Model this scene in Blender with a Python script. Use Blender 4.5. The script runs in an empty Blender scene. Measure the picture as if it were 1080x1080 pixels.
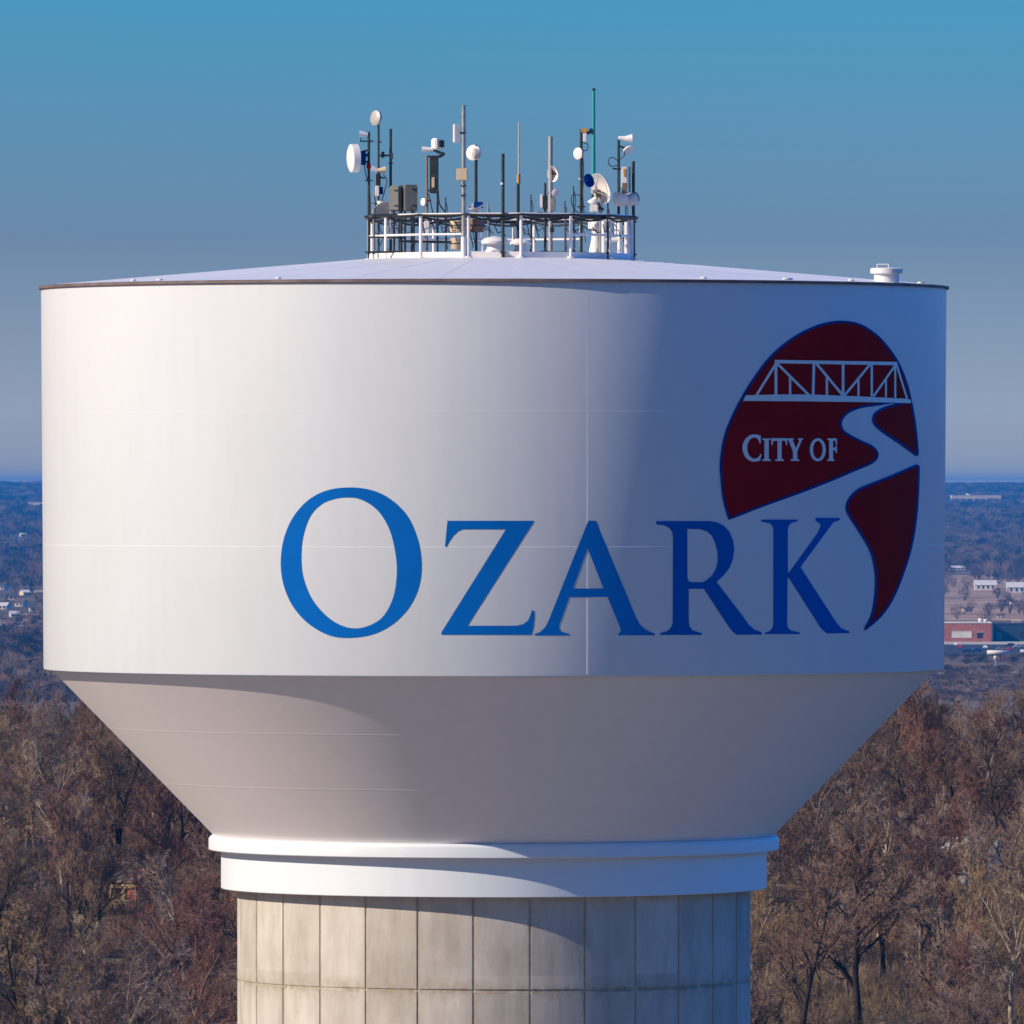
import bpy, bmesh, math, random
from math import sin, cos, pi, radians, sqrt, atan2, hypot
from mathutils import Vector, Matrix

SC = bpy.context.scene
COL = SC.collection
rnd = random.Random(11)

# ------------------------------------------------------------------ camera model
F = 11950.0            # focal length in photo pixels (1080 px frame)
D = 275.0              # camera to tower axis
EYE = 42.0
XC = 0.442
HOR = 508.0

def W(px, py, yd):
    """a point seen at (px,py) standing yd metres behind the tower axis"""
    d = D + yd
    return Vector((XC + (px - 540.0) * d / F, yd, EYE + (HOR - py) * d / F))

# ------------------------------------------------------------------ helpers
def tag(o, label=None, cat=None, group=None, kind=None):
    if label: o['label'] = label
    if cat: o['category'] = cat
    if group: o['group'] = group
    if kind: o['kind'] = kind
    return o

def empty(name, loc=(0, 0, 0), rz=0.0, label=None, cat=None, group=None):
    o = bpy.data.objects.new(name, None)
    o.empty_display_size = 0.3
    COL.objects.link(o)
    o.location = loc
    o.rotation_euler = (0, 0, rz)
    return tag(o, label, cat, group)

class MB:
    def __init__(s):
        s.v = []; s.f = []; s.sm = []; s.mi = []; s.cur = 0
    def add(s, vs, fs, smooth=False):
        b = len(s.v)
        s.v.extend([tuple(q) for q in vs])
        for f in fs:
            s.f.append(tuple(b + i for i in f)); s.sm.append(smooth); s.mi.append(s.cur)
    def box(s, c, size, rot=None):
        hx, hy, hz = size[0] / 2, size[1] / 2, size[2] / 2
        P = [Vector((x, y, z)) for z in (-hz, hz) for y in (-hy, hy) for x in (-hx, hx)]
        if rot is not None: P = [rot @ p for p in P]
        c = Vector(c)
        s.add([p + c for p in P], [(0, 2, 3, 1), (4, 5, 7, 6), (0, 1, 5, 4), (2, 6, 7, 3), (0, 4, 6, 2), (1, 3, 7, 5)])
    def bevel_box(s, c, size, b=0.02, rot=None):
        bm = bmesh.new()
        bmesh.ops.create_cube(bm, size=1.0)
        bmesh.ops.scale(bm, vec=size, verts=bm.verts)
        bmesh.ops.bevel(bm, geom=bm.edges[:] , offset=b, segments=2, affect='EDGES')
        bm.verts.ensure_lookup_table()
        c = Vector(c)
        P = [(rot @ v.co if rot is not None else v.co) + c for v in bm.verts]
        s.add(P, [[v.index for v in f.verts] for f in bm.faces], True)
        bm.free()
    def tube(s, p0, p1, r0, r1=None, n=10, caps=True):
        p0 = Vector(p0); p1 = Vector(p1)
        r1 = r0 if r1 is None else r1
        d = (p1 - p0)
        if d.length < 1e-6: return
        d.normalize()
        a = d.orthogonal().normalized(); b = d.cross(a)
        vs = []
        for p, r in ((p0, r0), (p1, r1)):
            for i in range(n):
                t = 2 * pi * i / n
                vs.append(p + (a * cos(t) + b * sin(t)) * r)
        s.add(vs, [(i, (i + 1) % n, n + (i + 1) % n, n + i) for i in range(n)], n > 4)
        if caps:
            s.add(vs[:n], [tuple(reversed(range(n)))]); s.add(vs[n:], [tuple(range(n))])
    def path(s, pts, r, n=6):
        pts = [Vector(p) for p in pts]
        rings = []
        prev = None
        for i, p in enumerate(pts):
            d = (pts[min(i + 1, len(pts) - 1)] - pts[max(i - 1, 0)]).normalized()
            a = d.orthogonal().normalized() if prev is None else (prev - d * prev.dot(d)).normalized()
            prev = a
            b = d.cross(a)
            rings.append([p + (a * cos(2 * pi * k / n) + b * sin(2 * pi * k / n)) * r for k in range(n)])
        vs = [q for rg in rings for q in rg]
        fs = []
        for i in range(len(pts) - 1):
            for k in range(n):
                fs.append((i * n + k, i * n + (k + 1) % n, (i + 1) * n + (k + 1) % n, (i + 1) * n + k))
        s.add(vs, fs, True)
    def lathe(s, prof, n=48, c=(0, 0, 0), axis=None, smooth=True, a0=0.0, a1=2 * pi):
        """prof: list of (r, z) revolved round z (or round AXIS through c)"""
        c = Vector(c)
        M = Matrix.Identity(3)
        if axis is not None:
            M = Vector((0, 0, 1)).rotation_difference(Vector(axis).normalized()).to_matrix()
        full = abs(a1 - a0 - 2 * pi) < 1e-6
        m = n if full else n + 1
        vs = []
        for r, z in prof:
            for i in range(m):
                t = a0 + (a1 - a0) * i / n
                vs.append(M @ Vector((r * cos(t), r * sin(t), z)) + c)
        fs = []
        for j in range(len(prof) - 1):
            for i in range(n):
                i2 = (i + 1) % m
                fs.append((j * m + i, j * m + i2, (j + 1) * m + i2, (j + 1) * m + i))
        s.add(vs, fs, smooth)
    def build(s, name, mats, parent=None, sharp=None):
        me = bpy.data.meshes.new(name)
        me.from_pydata(s.v, [], s.f)
        me.polygons.foreach_set('use_smooth', s.sm)
        if not isinstance(mats, (list, tuple)): mats = [mats]
        for m in mats: me.materials.append(m)
        if len(mats) > 1: me.polygons.foreach_set('material_index', s.mi)
        me.update()
        if sharp: me.set_sharp_from_angle(angle=radians(sharp))
        o = bpy.data.objects.new(name, me)
        COL.objects.link(o)
        if parent is not None: o.parent = parent
        return o

# ------------------------------------------------------------------ materials
def new_mat(name):
    m = bpy.data.materials.new(name)
    m.use_nodes = True
    return m, m.node_tree.nodes, m.node_tree.links, m.node_tree.nodes['Principled BSDF']

def mat(name, col, rough=0.6, metal=0.0, var=0.12, scale=4.0, spec=None, stretch=(1, 1, 1), detail=5.0):
    m, N, L, B = new_mat(name)
    tc = N.new('ShaderNodeTexCoord'); mp = N.new('ShaderNodeMapping'); nz = N.new('ShaderNodeTexNoise')
    mp.inputs['Scale'].default_value = stretch
    nz.inputs['Scale'].default_value = scale; nz.inputs['Detail'].default_value = detail
    L.new(tc.outputs['Object'], mp.inputs['Vector']); L.new(mp.outputs['Vector'], nz.inputs['Vector'])
    r = N.new('ShaderNodeValToRGB')
    r.color_ramp.elements[0].position = 0.3; r.color_ramp.elements[1].position = 0.7
    r.color_ramp.elements[0].color = tuple(c * (1 - var) for c in col) + (1,)
    r.color_ramp.elements[1].color = tuple(min(1, c * (1 + var)) for c in col) + (1,)
    L.new(nz.outputs['Fac'], r.inputs['Fac']); L.new(r.outputs['Color'], B.inputs['Base Color'])
    B.inputs['Roughness'].default_value = rough
    B.inputs['Metallic'].default_value = metal
    if spec is not None: B.inputs['Specular IOR Level'].default_value = spec
    return m

def paint_mat(name, col, rough=0.42, streak=0.06):
    """semi-gloss tank paint with faint vertical rain streaks and plate-to-plate tone"""
    m, N, L, B = new_mat(name)
    tc = N.new('ShaderNodeTexCoord')
    mp = N.new('ShaderNodeMapping'); mp.inputs['Scale'].default_value = (1.6, 1.6, 0.09)
    n1 = N.new('ShaderNodeTexNoise'); n1.inputs['Scale'].default_value = 2.2; n1.inputs['Detail'].default_value = 7
    n2 = N.new('ShaderNodeTexNoise'); n2.inputs['Scale'].default_value = 0.35; n2.inputs['Detail'].default_value = 4
    L.new(tc.outputs['Object'], mp.inputs['Vector']); L.new(mp.outputs['Vector'], n1.inputs['Vector'])
    L.new(tc.outputs['Object'], n2.inputs['Vector'])
    mx = N.new('ShaderNodeMath'); mx.operation = 'ADD'
    L.new(n1.outputs['Fac'], mx.inputs[0]); L.new(n2.outputs['Fac'], mx.inputs[1])
    r = N.new('ShaderNodeMapRange')
    r.inputs['From Min'].default_value = 0.7; r.inputs['From Max'].default_value = 1.3
    r.inputs['To Min'].default_value = 1 - streak; r.inputs['To Max'].default_value = 1 + streak * 0.5
    L.new(mx.outputs[0], r.inputs['Value'])
    mul = N.new('ShaderNodeMix'); mul.data_type = 'RGBA'; mul.blend_type = 'MULTIPLY'
    mul.inputs['Factor'].default_value = 1.0
    mul.inputs['A'].default_value = col + (1,)
    L.new(r.outputs['Result'], mul.inputs['B'])
    L.new(mul.outputs['Result'], B.inputs['Base Color'])
    B.inputs['Roughness'].default_value = rough
    # very shallow plate waviness
    n3 = N.new('ShaderNodeTexNoise'); n3.inputs['Scale'].default_value = 0.55; n3.inputs['Detail'].default_value = 2
    L.new(tc.outputs['Object'], n3.inputs['Vector'])
    bp = N.new('ShaderNodeBump'); bp.inputs['Strength'].default_value = 0.12; bp.inputs['Distance'].default_value = 0.05
    L.new(n3.outputs['Fac'], bp.inputs['Height']); L.new(bp.outputs['Normal'], B.inputs['Normal'])
    return m

M = {}
WHITE = (0.68, 0.735, 0.785)
M['tank'] = paint_mat('tank_paint', WHITE, 0.36, 0.035)
M['cone'] = paint_mat('cone_paint', (0.82, 0.775, 0.765), 0.5, 0.03)
M['roof'] = paint_mat('roof_paint', (0.72, 0.735, 0.76), 0.5, 0.06)
M['trim'] = paint_mat('trim_paint', (0.69, 0.76, 0.81), 0.45, 0.03)
M['lip'] = mat('weathered_lip', (0.16, 0.125, 0.12), 0.7, 0, 0.3, 2.0)
M['blue'] = mat('letter_blue', (0.0005, 0.12, 0.47), 0.7, 0, 0.05, 1.0, 0.05)
M['navy'] = mat('outline_blue', (0.0005, 0.04, 0.22), 0.7, 0, 0.05, 1.0, 0.05)
M['maroon'] = mat('emblem_maroon', (0.33, 0.0015, 0.004), 0.7, 0, 0.1, 1.0, 0.03)
M['white'] = mat('white_paint', (0.80, 0.78, 0.76), 0.4, 0, 0.05, 3.0)
M['galv'] = mat('galvanised_steel', (0.36, 0.38, 0.37), 0.45, 0.6, 0.2, 9.0)
M['dark'] = mat('dark_steel', (0.030, 0.045, 0.045), 0.5, 0.3, 0.3, 9.0)
M['black'] = mat('black_cable', (0.014, 0.014, 0.016), 0.6, 0, 0.3, 9.0)
M['teal'] = mat('teal_fibreglass', (0.03, 0.33, 0.33), 0.4, 0, 0.06, 3.0)
M['grey'] = mat('grey_cabinet', (0.17, 0.18, 0.17), 0.5, 0.1, 0.12, 3.0)
M['beige'] = mat('beige_plastic', (0.62, 0.50, 0.33), 0.5, 0, 0.08, 5.0)
M['brown'] = mat('brown_box', (0.22, 0.14, 0.09), 0.6, 0, 0.2, 5.0)
M['radome'] = mat('radome_white', (0.78, 0.76, 0.73), 0.4, 0, 0.05, 4.0)
M['dishgrey'] = mat('dish_grey', (0.42, 0.42, 0.42), 0.45, 0.1, 0.1, 6.0)
M['ltgrey'] = mat('pale_grey_fibreglass', (0.46, 0.43, 0.42), 0.45, 0, 0.05, 6.0)
M['ochre'] = mat('ochre_fitting', (0.55, 0.30, 0.06), 0.5, 0, 0.1, 6.0)

def concrete_mat():
    m, N, L, B = new_mat('pedestal_concrete')
    tc = N.new('ShaderNodeTexCoord')
    at = N.new('ShaderNodeAttribute'); at.attribute_name = 'panel'
    mp = N.new('ShaderNodeMapping'); mp.inputs['Scale'].default_value = (1, 1, 0.25)
    n1 = N.new('ShaderNodeTexNoise'); n1.inputs['Scale'].default_value = 2.3; n1.inputs['Detail'].default_value = 9; n1.inputs['Roughness'].default_value = 0.65
    n2 = N.new('ShaderNodeTexNoise'); n2.inputs['Scale'].default_value = 0.7; n2.inputs['Detail'].default_value = 5
    L.new(tc.outputs['Object'], mp.inputs['Vector']); L.new(mp.outputs['Vector'], n1.inputs['Vector'])
    L.new(tc.outputs['Object'], n2.inputs['Vector'])
    r = N.new('ShaderNodeValToRGB')
    E = r.color_ramp.elements
    E[0].position = 0.28; E[0].color = (0.435, 0.41, 0.36, 1)
    E[1].position = 0.62; E[1].color = (0.575, 0.555, 0.51, 1)
    L.new(n1.outputs['Fac'], r.inputs['Fac'])
    r2 = N.new('ShaderNodeValToRGB')
    r2.color_ramp.elements[0].position = 0.35; r2.color_ramp.elements[0].color = (0.86, 0.84, 0.81, 1)
    r2.color_ramp.elements[1].position = 0.6; r2.color_ramp.elements[1].color = (1.02, 1.0, 0.98, 1)
    L.new(n2.outputs['Fac'], r2.inputs['Fac'])
    m1 = N.new('ShaderNodeMix'); m1.data_type = 'RGBA'; m1.blend_type = 'MULTIPLY'; m1.inputs['Factor'].default_value = 1
    L.new(r.outputs['Color'], m1.inputs['A']); L.new(r2.outputs['Color'], m1.inputs['B'])
    pr = N.new('ShaderNodeMapRange'); pr.inputs['To Min'].default_value = 0.87; pr.inputs['To Max'].default_value = 1.06
    L.new(at.outputs['Fac'], pr.inputs['Value'])
    m2 = N.new('ShaderNodeMix'); m2.data_type = 'RGBA'; m2.blend_type = 'MULTIPLY'; m2.inputs['Factor'].default_value = 1
    L.new(m1.outputs['Result'], m2.inputs['A']); L.new(pr.outputs['Result'], m2.inputs['B'])
    # stain bleeding out of the joints and panel edges (attribute 'stain' is 1 at a joint)
    st = N.new('ShaderNodeAttribute'); st.attribute_name = 'stain'
    n3 = N.new('ShaderNodeTexNoise'); n3.inputs['Scale'].default_value = 5.0; n3.inputs['Detail'].default_value = 6
    L.new(tc.outputs['Object'], n3.inputs['Vector'])
    k = N.new('ShaderNodeMapRange'); k.inputs['From Min'].default_value = 0.3; k.inputs['From Max'].default_value = 0.7
    L.new(n3.outputs['Fac'], k.inputs['Value'])
    kk = N.new('ShaderNodeMath'); kk.operation = 'MULTIPLY'
    L.new(st.outputs['Fac'], kk.inputs[0]); L.new(k.outputs['Result'], kk.inputs[1])
    m3 = N.new('ShaderNodeMix'); m3.data_type = 'RGBA'
    L.new(kk.outputs[0], m3.inputs['Factor']); L.new(m2.outputs['Result'], m3.inputs['A'])
    m3.inputs['B'].default_value = (0.31, 0.25, 0.165, 1)
    L.new(m3.outputs['Result'], B.inputs['Base Color'])
    B.inputs['Roughness'].default_value = 0.9
    bp = N.new('ShaderNodeBump'); bp.inputs['Strength'].default_value = 0.4; bp.inputs['Distance'].default_value = 0.03
    L.new(n1.outputs['Fac'], bp.inputs['Height']); L.new(bp.outputs['Normal'], B.inputs['Normal'])
    return m
M['concrete'] = concrete_mat()

# ------------------------------------------------------------------ world, sun, view
SUN_EL = radians(31.0)
PHI = radians(-67.5)                       # sun azimuth measured from the tower-to-camera direction
SUNV = Vector((cos(SUN_EL) * sin(PHI), -cos(SUN_EL) * cos(PHI), sin(SUN_EL)))

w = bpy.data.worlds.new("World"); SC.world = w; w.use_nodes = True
N = w.node_tree.nodes; L = w.node_tree.links
bg = N['Background']
sky = N.new('ShaderNodeTexSky'); sky.sky_type = 'NISHITA'; sky.sun_disc = False
sky.sun_elevation = SUN_EL
sky.sun_rotation = atan2(SUNV.x, SUNV.y)
sky.air_density = 1.0; sky.dust_density = 0.6; sky.ozone_density = 2.0
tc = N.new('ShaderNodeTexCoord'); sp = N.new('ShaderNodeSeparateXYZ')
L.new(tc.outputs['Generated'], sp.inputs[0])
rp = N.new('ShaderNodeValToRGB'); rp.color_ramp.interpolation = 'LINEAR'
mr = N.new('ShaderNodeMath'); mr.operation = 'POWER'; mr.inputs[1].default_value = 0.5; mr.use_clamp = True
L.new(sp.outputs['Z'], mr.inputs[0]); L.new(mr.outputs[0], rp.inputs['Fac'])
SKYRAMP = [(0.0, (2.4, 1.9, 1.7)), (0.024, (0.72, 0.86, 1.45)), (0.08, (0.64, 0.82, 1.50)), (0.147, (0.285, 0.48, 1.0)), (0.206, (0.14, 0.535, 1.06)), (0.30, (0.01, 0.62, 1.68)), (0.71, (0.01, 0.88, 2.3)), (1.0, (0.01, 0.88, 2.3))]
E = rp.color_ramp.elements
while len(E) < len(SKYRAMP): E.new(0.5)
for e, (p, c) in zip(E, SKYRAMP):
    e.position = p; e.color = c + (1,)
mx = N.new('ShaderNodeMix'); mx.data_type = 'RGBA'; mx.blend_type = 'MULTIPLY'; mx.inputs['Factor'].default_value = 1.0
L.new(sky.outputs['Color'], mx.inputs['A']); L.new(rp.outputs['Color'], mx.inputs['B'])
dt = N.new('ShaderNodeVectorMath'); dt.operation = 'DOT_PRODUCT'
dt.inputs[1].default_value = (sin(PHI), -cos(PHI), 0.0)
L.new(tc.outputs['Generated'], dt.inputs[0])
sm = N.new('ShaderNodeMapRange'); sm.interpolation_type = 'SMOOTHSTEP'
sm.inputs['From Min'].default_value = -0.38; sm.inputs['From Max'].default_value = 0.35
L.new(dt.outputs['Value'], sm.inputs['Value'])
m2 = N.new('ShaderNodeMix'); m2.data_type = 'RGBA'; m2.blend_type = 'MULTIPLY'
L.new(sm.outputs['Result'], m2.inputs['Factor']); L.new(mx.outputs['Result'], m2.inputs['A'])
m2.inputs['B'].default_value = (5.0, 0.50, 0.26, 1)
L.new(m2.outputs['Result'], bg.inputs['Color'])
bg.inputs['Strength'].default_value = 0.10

sl = bpy.data.lights.new('sun', 'SUN'); sl.energy = 5.0; sl.angle = radians(0.53); sl.color = (1.0, 0.83, 0.68)
so = bpy.data.objects.new('sun', sl); COL.objects.link(so)
so.rotation_euler = SUNV.to_track_quat('Z', 'Y').to_euler()
so.location = (-60, -60, 120)

cam = bpy.data.cameras.new('camera'); co = bpy.data.objects.new('camera', cam); COL.objects.link(co)
cam.sensor_width = 36; cam.sensor_fit = 'HORIZONTAL'; cam.lens = 36 * F / 1080.0
cam.clip_start = 1.0; cam.clip_end = 400000
co.location = (XC, -D, EYE)
co.rotation_euler = (radians(90) - math.atan((540 - HOR) / F), 0, 0)
SC.camera = co
SC.view_settings.view_transform = 'Standard'; SC.view_settings.look = 'None'
SC.view_settings.exposure = 0.10; SC.view_settings.gamma = 1.0
SC.cycles.max_bounces = 6; SC.cycles.diffuse_bounces = 3; SC.cycles.glossy_bounces = 2
SC.cycles.volume_bounces = 0
SC.cycles.use_denoising = True

# ------------------------------------------------------------------ terrain
PROF = [(0, 0), (400, 0), (560, -35), (950, 11.5), (1060, 11.5), (1900, -30), (9000, -30), (22000, 30), (27000, 24), (34000, -10)]
def prof(d):
    for (a, za), (b, zb) in zip(PROF, PROF[1:]):
        if d <= b:
            t = (d - a) / (b - a)
            return za + (zb - za) * t
    return PROF[-1][1]
def smooth01(a, b, x):
    t = max(0.0, min(1.0, (x - a) / (b - a))); return t * t * (3 - 2 * t)
def wob(x, y, s):
    return sin(x / s + 1.3) * cos(y / s * 0.83 + 0.4) + 0.5 * sin(x / s * 2.1 + y / s * 1.7)
def ground(x, y):
    """height of the ground at world x, y"""
    dx, dy = x - XC, y + D
    d = hypot(dx, dy)
    z = prof(d)
    k1 = smooth01(430, 620, d) * (1 - smooth01(1100, 1700, d))
    z += 1.3 * k1 * wob(x, y, 38.0)
    k2 = smooth01(9000, 13000, d) * (1 - smooth01(24000, 27000, d) * 0.8)
    z += 2.4 * k2 * wob(x, y, 900.0)
    return z

def terrain_mat():
    m, N, L, B = new_mat('terrain')
    tc = N.new('ShaderNodeTexCoord')
    n1 = N.new('ShaderNodeTexNoise'); n1.inputs['Scale'].default_value = 0.012; n1.inputs['Detail'].default_value = 12; n1.inputs['Roughness'].default_value = 0.62
    n2 = N.new('ShaderNodeTexNoise'); n2.inputs['Scale'].default_value = 1.3; n2.inputs['Detail'].default_value = 8
    n3 = N.new('ShaderNodeTexNoise'); n3.inputs['Scale'].default_value = 0.0016; n3.inputs['Detail'].default_value = 3
    for n in (n1, n2, n3): L.new(tc.outputs['Object'], n.inputs['Vector'])
    r = N.new('ShaderNodeValToRGB')
    E = r.color_ramp.elements
    E[0].position = 0.36; E[0].color = (0.095, 0.066, 0.046, 1)
    E[1].position = 0.66; E[1].color = (0.22, 0.16, 0.105, 1)
    L.new(n1.outputs['Fac'], r.inputs['Fac'])
    r2 = N.new('ShaderNodeMapRange'); r2.inputs['From Min'].default_value = 0.3; r2.inputs['From Max'].default_value = 0.7
    r2.inputs['To Min'].default_value = 0.6; r2.inputs['To Max'].default_value = 1.35
    L.new(n2.outputs['Fac'], r2.inputs['Value'])
    mm = N.new('ShaderNodeMix'); mm.data_type = 'RGBA'; mm.blend_type = 'MULTIPLY'; mm.inputs['Factor'].default_value = 1
    L.new(r.outputs['Color'], mm.inputs['A']); L.new(r2.outputs['Result'], mm.inputs['B'])
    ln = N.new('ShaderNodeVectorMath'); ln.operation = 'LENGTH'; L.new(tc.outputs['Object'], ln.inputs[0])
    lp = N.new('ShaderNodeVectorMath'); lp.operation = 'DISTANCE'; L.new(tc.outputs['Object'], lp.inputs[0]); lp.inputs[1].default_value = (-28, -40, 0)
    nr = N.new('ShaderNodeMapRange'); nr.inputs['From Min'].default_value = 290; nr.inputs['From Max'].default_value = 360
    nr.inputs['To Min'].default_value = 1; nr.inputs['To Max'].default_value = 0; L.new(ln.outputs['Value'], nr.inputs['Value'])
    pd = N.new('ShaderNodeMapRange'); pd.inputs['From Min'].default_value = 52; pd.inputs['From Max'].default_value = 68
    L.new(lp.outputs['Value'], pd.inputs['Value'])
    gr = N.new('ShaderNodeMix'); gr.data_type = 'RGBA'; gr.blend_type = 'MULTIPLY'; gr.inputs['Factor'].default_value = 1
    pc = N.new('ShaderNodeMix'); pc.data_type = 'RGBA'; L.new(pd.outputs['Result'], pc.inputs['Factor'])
    pc.inputs['A'].default_value = (0.32, 0.305, 0.285, 1); pc.inputs['B'].default_value = (0.030, 0.044, 0.030, 1)  # unseen pale pad and dark surround, added to steer bounce light onto the cone
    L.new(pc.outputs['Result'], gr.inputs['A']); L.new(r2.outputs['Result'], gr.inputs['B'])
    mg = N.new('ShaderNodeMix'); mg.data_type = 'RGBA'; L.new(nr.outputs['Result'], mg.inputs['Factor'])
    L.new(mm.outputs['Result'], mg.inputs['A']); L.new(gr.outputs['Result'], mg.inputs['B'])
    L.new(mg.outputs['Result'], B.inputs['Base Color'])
    B.inputs['Roughness'].default_value = 1.0
    B.inputs['Specular IOR Level'].default_value = 0.1
    return m

def build_terrain():
    angs = []
    a = -180.0
    while a < 180 - 1e-6:
        angs.append(a)
        aa = abs(a + 1e-9)
        a += 0.1 if -6 <= a < 6 - 1e-6 else (1.0 if -20 <= a < 20 - 1e-6 else 5.0)
        a = round(a, 4)
    radii = []
    d = 8.0
    while d < 34000:
        radii.append(d)
        if d < 430: d *= 1.12
        elif d < 1100: d += 9.0
        elif d < 2000: d += 40.0
        elif d < 9000: d *= 1.06
        else: d += 260.0
    radii.append(34000.0)
    n = len(angs)
    vs = [(XC, -D, 0.0)]
    for r in radii:
        for a in angs:
            x = XC + r * sin(radians(a)); y = -D + r * cos(radians(a))
            vs.append((x, y, ground(x, y)))
    fs = [(0, 1 + (i + 1) % n, 1 + i) for i in range(n)]
    for j in range(len(radii) - 1):
        b0 = 1 + j * n; b1 = b0 + n
        for i in range(n):
            i2 = (i + 1) % n
            fs.append((b0 + i, b0 + i2, b1 + i2, b1 + i))
    mb = MB(); mb.add(vs, fs, True)
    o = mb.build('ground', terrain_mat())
    tag(o, 'brown winter ground of fields and wooded hills reaching to the horizon', 'ground', kind='structure')
build_terrain()

# ------------------------------------------------------------------ the water tower
Z_RIM = 46.72; Z_WB = 37.455
R_WT = 10.98; R_WB = 10.92
def wall_r(z): return R_WB + (R_WT - R_WB) * (z - Z_WB) / (Z_RIM - Z_WB)

tower = empty('water_tower', (0, 0, 0), 0, 'white municipal water tower with a broad cylindrical tank on a ribbed concrete column', 'water tower')

SEG = 192
mb = MB(); mb.lathe([(R_WT, Z_RIM - 0.06), (R_WB, Z_WB + 0.03), (R_WB - 0.012, Z_WB + 0.008), (R_WB - 0.03, Z_WB), (10.70, Z_WB - 0.03)], SEG)
wall = mb.build('tank_wall', M['tank'], tower, sharp=35)
mb = MB(); mb.lathe([(10.702, Z_WB - 0.031), (6.80, 33.432)], SEG)
cone = mb.build('tank_cone', M['cone'], tower)
mb = MB(); mb.lathe([(6.80, 33.430), (6.86, 33.42), (6.915, 33.36), (6.92, 33.34), (6.92, 33.10), (6.90, 33.08), (6.60, 33.078)], SEG)
mb.build('flange_ring', M['trim'], tower, sharp=40)
mb = MB(); mb.lathe([(6.62, 33.076), (6.62, 32.16), (6.605, 32.145), (6.18, 32.143)], SEG)
mb.build('support_band', M['trim'], tower, sharp=40)
# roof: shallow cone with lip
def roof_z(r): return Z_RIM + 0.012 + 0.92 * (1 - r / 11.0)
mb = MB(); mb.lathe([(11.0, roof_z(11.0)), (8.0, roof_z(8.0)), (5.0, roof_z(5.0)), (2.5, roof_z(2.5)), (0.9, roof_z(0.9)), (0.05, roof_z(0.6))], SEG)
roof = mb.build('roof', M['roof'], tower)
mb = MB()
for i in range(32):
    a = 2 * pi * (i + 0.4) / 32
    p0 = Vector((1.2 * cos(a), 1.2 * sin(a), roof_z(1.2) + 0.004)); p1 = Vector((10.9 * cos(a), 10.9 * sin(a), roof_z(10.9) + 0.004))
    mb.tube(p0 - Vector((0, 0, 0.0165)), p1 - Vector((0, 0, 0.0165)), 0.018, n=5)
mb.build('roof_seam', M['roof'], roof)
mb = MB(); mb.lathe([(10.96, Z_RIM - 0.062), (11.045, Z_RIM - 0.058), (11.045, Z_RIM + 0.002), (10.99, Z_RIM + 0.014)], SEG, smooth=True)
mb.build('roof_lip', M['lip'], tower, sharp=30)
# lugs along the edge of the roof
def rim_point(px, r):
    X = XC + (px - 540) * D / F
    return Vector((X, -sqrt(max(0, r * r - X * X)), 0))
for px, wd in ((735, 0.12), (822, 0.25), (889, 0.12), (967, 0.35), (150, 0.10), (178, 0.12), (302, 0.10)):
    p = rim_point(px, 10.7)
    mb = MB(); mb.bevel_box((p.x, p.y, roof_z(10.7) + 0.015), (wd, 0.12, 0.045), 0.012, Matrix.Rotation(atan2(p.x, -p.y), 3, 'Z'))
    mb.build('lifting_lug', M['white'], roof)
# round hatch/vent at the right edge of the roof
def roof_vent():
    c = W(935, 300, 0); X = c.x
    y = -5.0
    d = D + y
    x = XC + (935 - 540) * d / F
    z = roof_z(hypot(x, y)) - 0.02
    e = mb_ = MB()
    mb_.lathe([(0.30, 0), (0.30, 0.20), (0.385, 0.22), (0.385, 0.33), (0.34, 0.35), (0.0, 0.355)], 28, (x, y, z))
    v = mb_.build('roof_vent', M['white'], tower, sharp=40)
    k = MB()
    k.tube((x - 0.22, y, z + 0.35), (x - 0.22, y, z + 0.44), 0.012)
    k.tube((x + 0.05, y, z + 0.35), (x + 0.05, y, z + 0.44), 0.012)
    k.tube((x - 0.22, y, z + 0.435), (x + 0.05, y, z + 0.435), 0.012)
    k.build('vent_handle', M['white'], v)
roof_vent()
# weld beads on the wall
for py in (434, 576):
    z = EYE + (HOR - py) * (D - 8) / F
    mb = MB(); r = wall_r(z)
    mb.lathe([(r - 0.0010, z - 0.020), (r + 0.0004, z - 0.008), (r + 0.0004, z + 0.008), (r - 0.0010, z + 0.020)], SEG)
    mb.build('weld_seam', M['tank'], wall)
for a in range(4):
    phi = radians(11.6 + a * 90)
    for z0, z1, off in ((Z_WB + 0.05, 40.4, 0.0), (40.45, 43.65, 0.0), (43.7, Z_RIM - 0.08, 0.0)):
        ph = phi + radians(off); mb = MB()
        q = []
        for z in (z0, z1):
            r = wall_r(z)
            for t, dr in ((-0.0022, -0.0005), (-0.0007, 0.0001), (0.0007, 0.0001), (0.0022, -0.0005)):
                q.append(((r + dr) * sin(ph + t), -(r + dr) * cos(ph + t), z))
        mb.add(q, [(0, 1, 5, 4), (1, 2, 6, 5), (2, 3, 7, 6)])
        mb.build('weld_seam', M['tank'], wall)
for z, r in ((36.05, None), (34.72, None)):
    t = (Z_WB - 0.031 - z) / (Z_WB - 0.031 - 33.432)
    r = 10.702 + (6.80 - 10.702) * t
    mb = MB(); mb.lathe([(r + 0.0155, z + 0.0165), (r + 0.0105, z + 0.007), (r - 0.0035, z - 0.007), (r - 0.018, z - 0.0165)], SEG)
    mb.build('weld_seam', M['cone'], cone)

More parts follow.
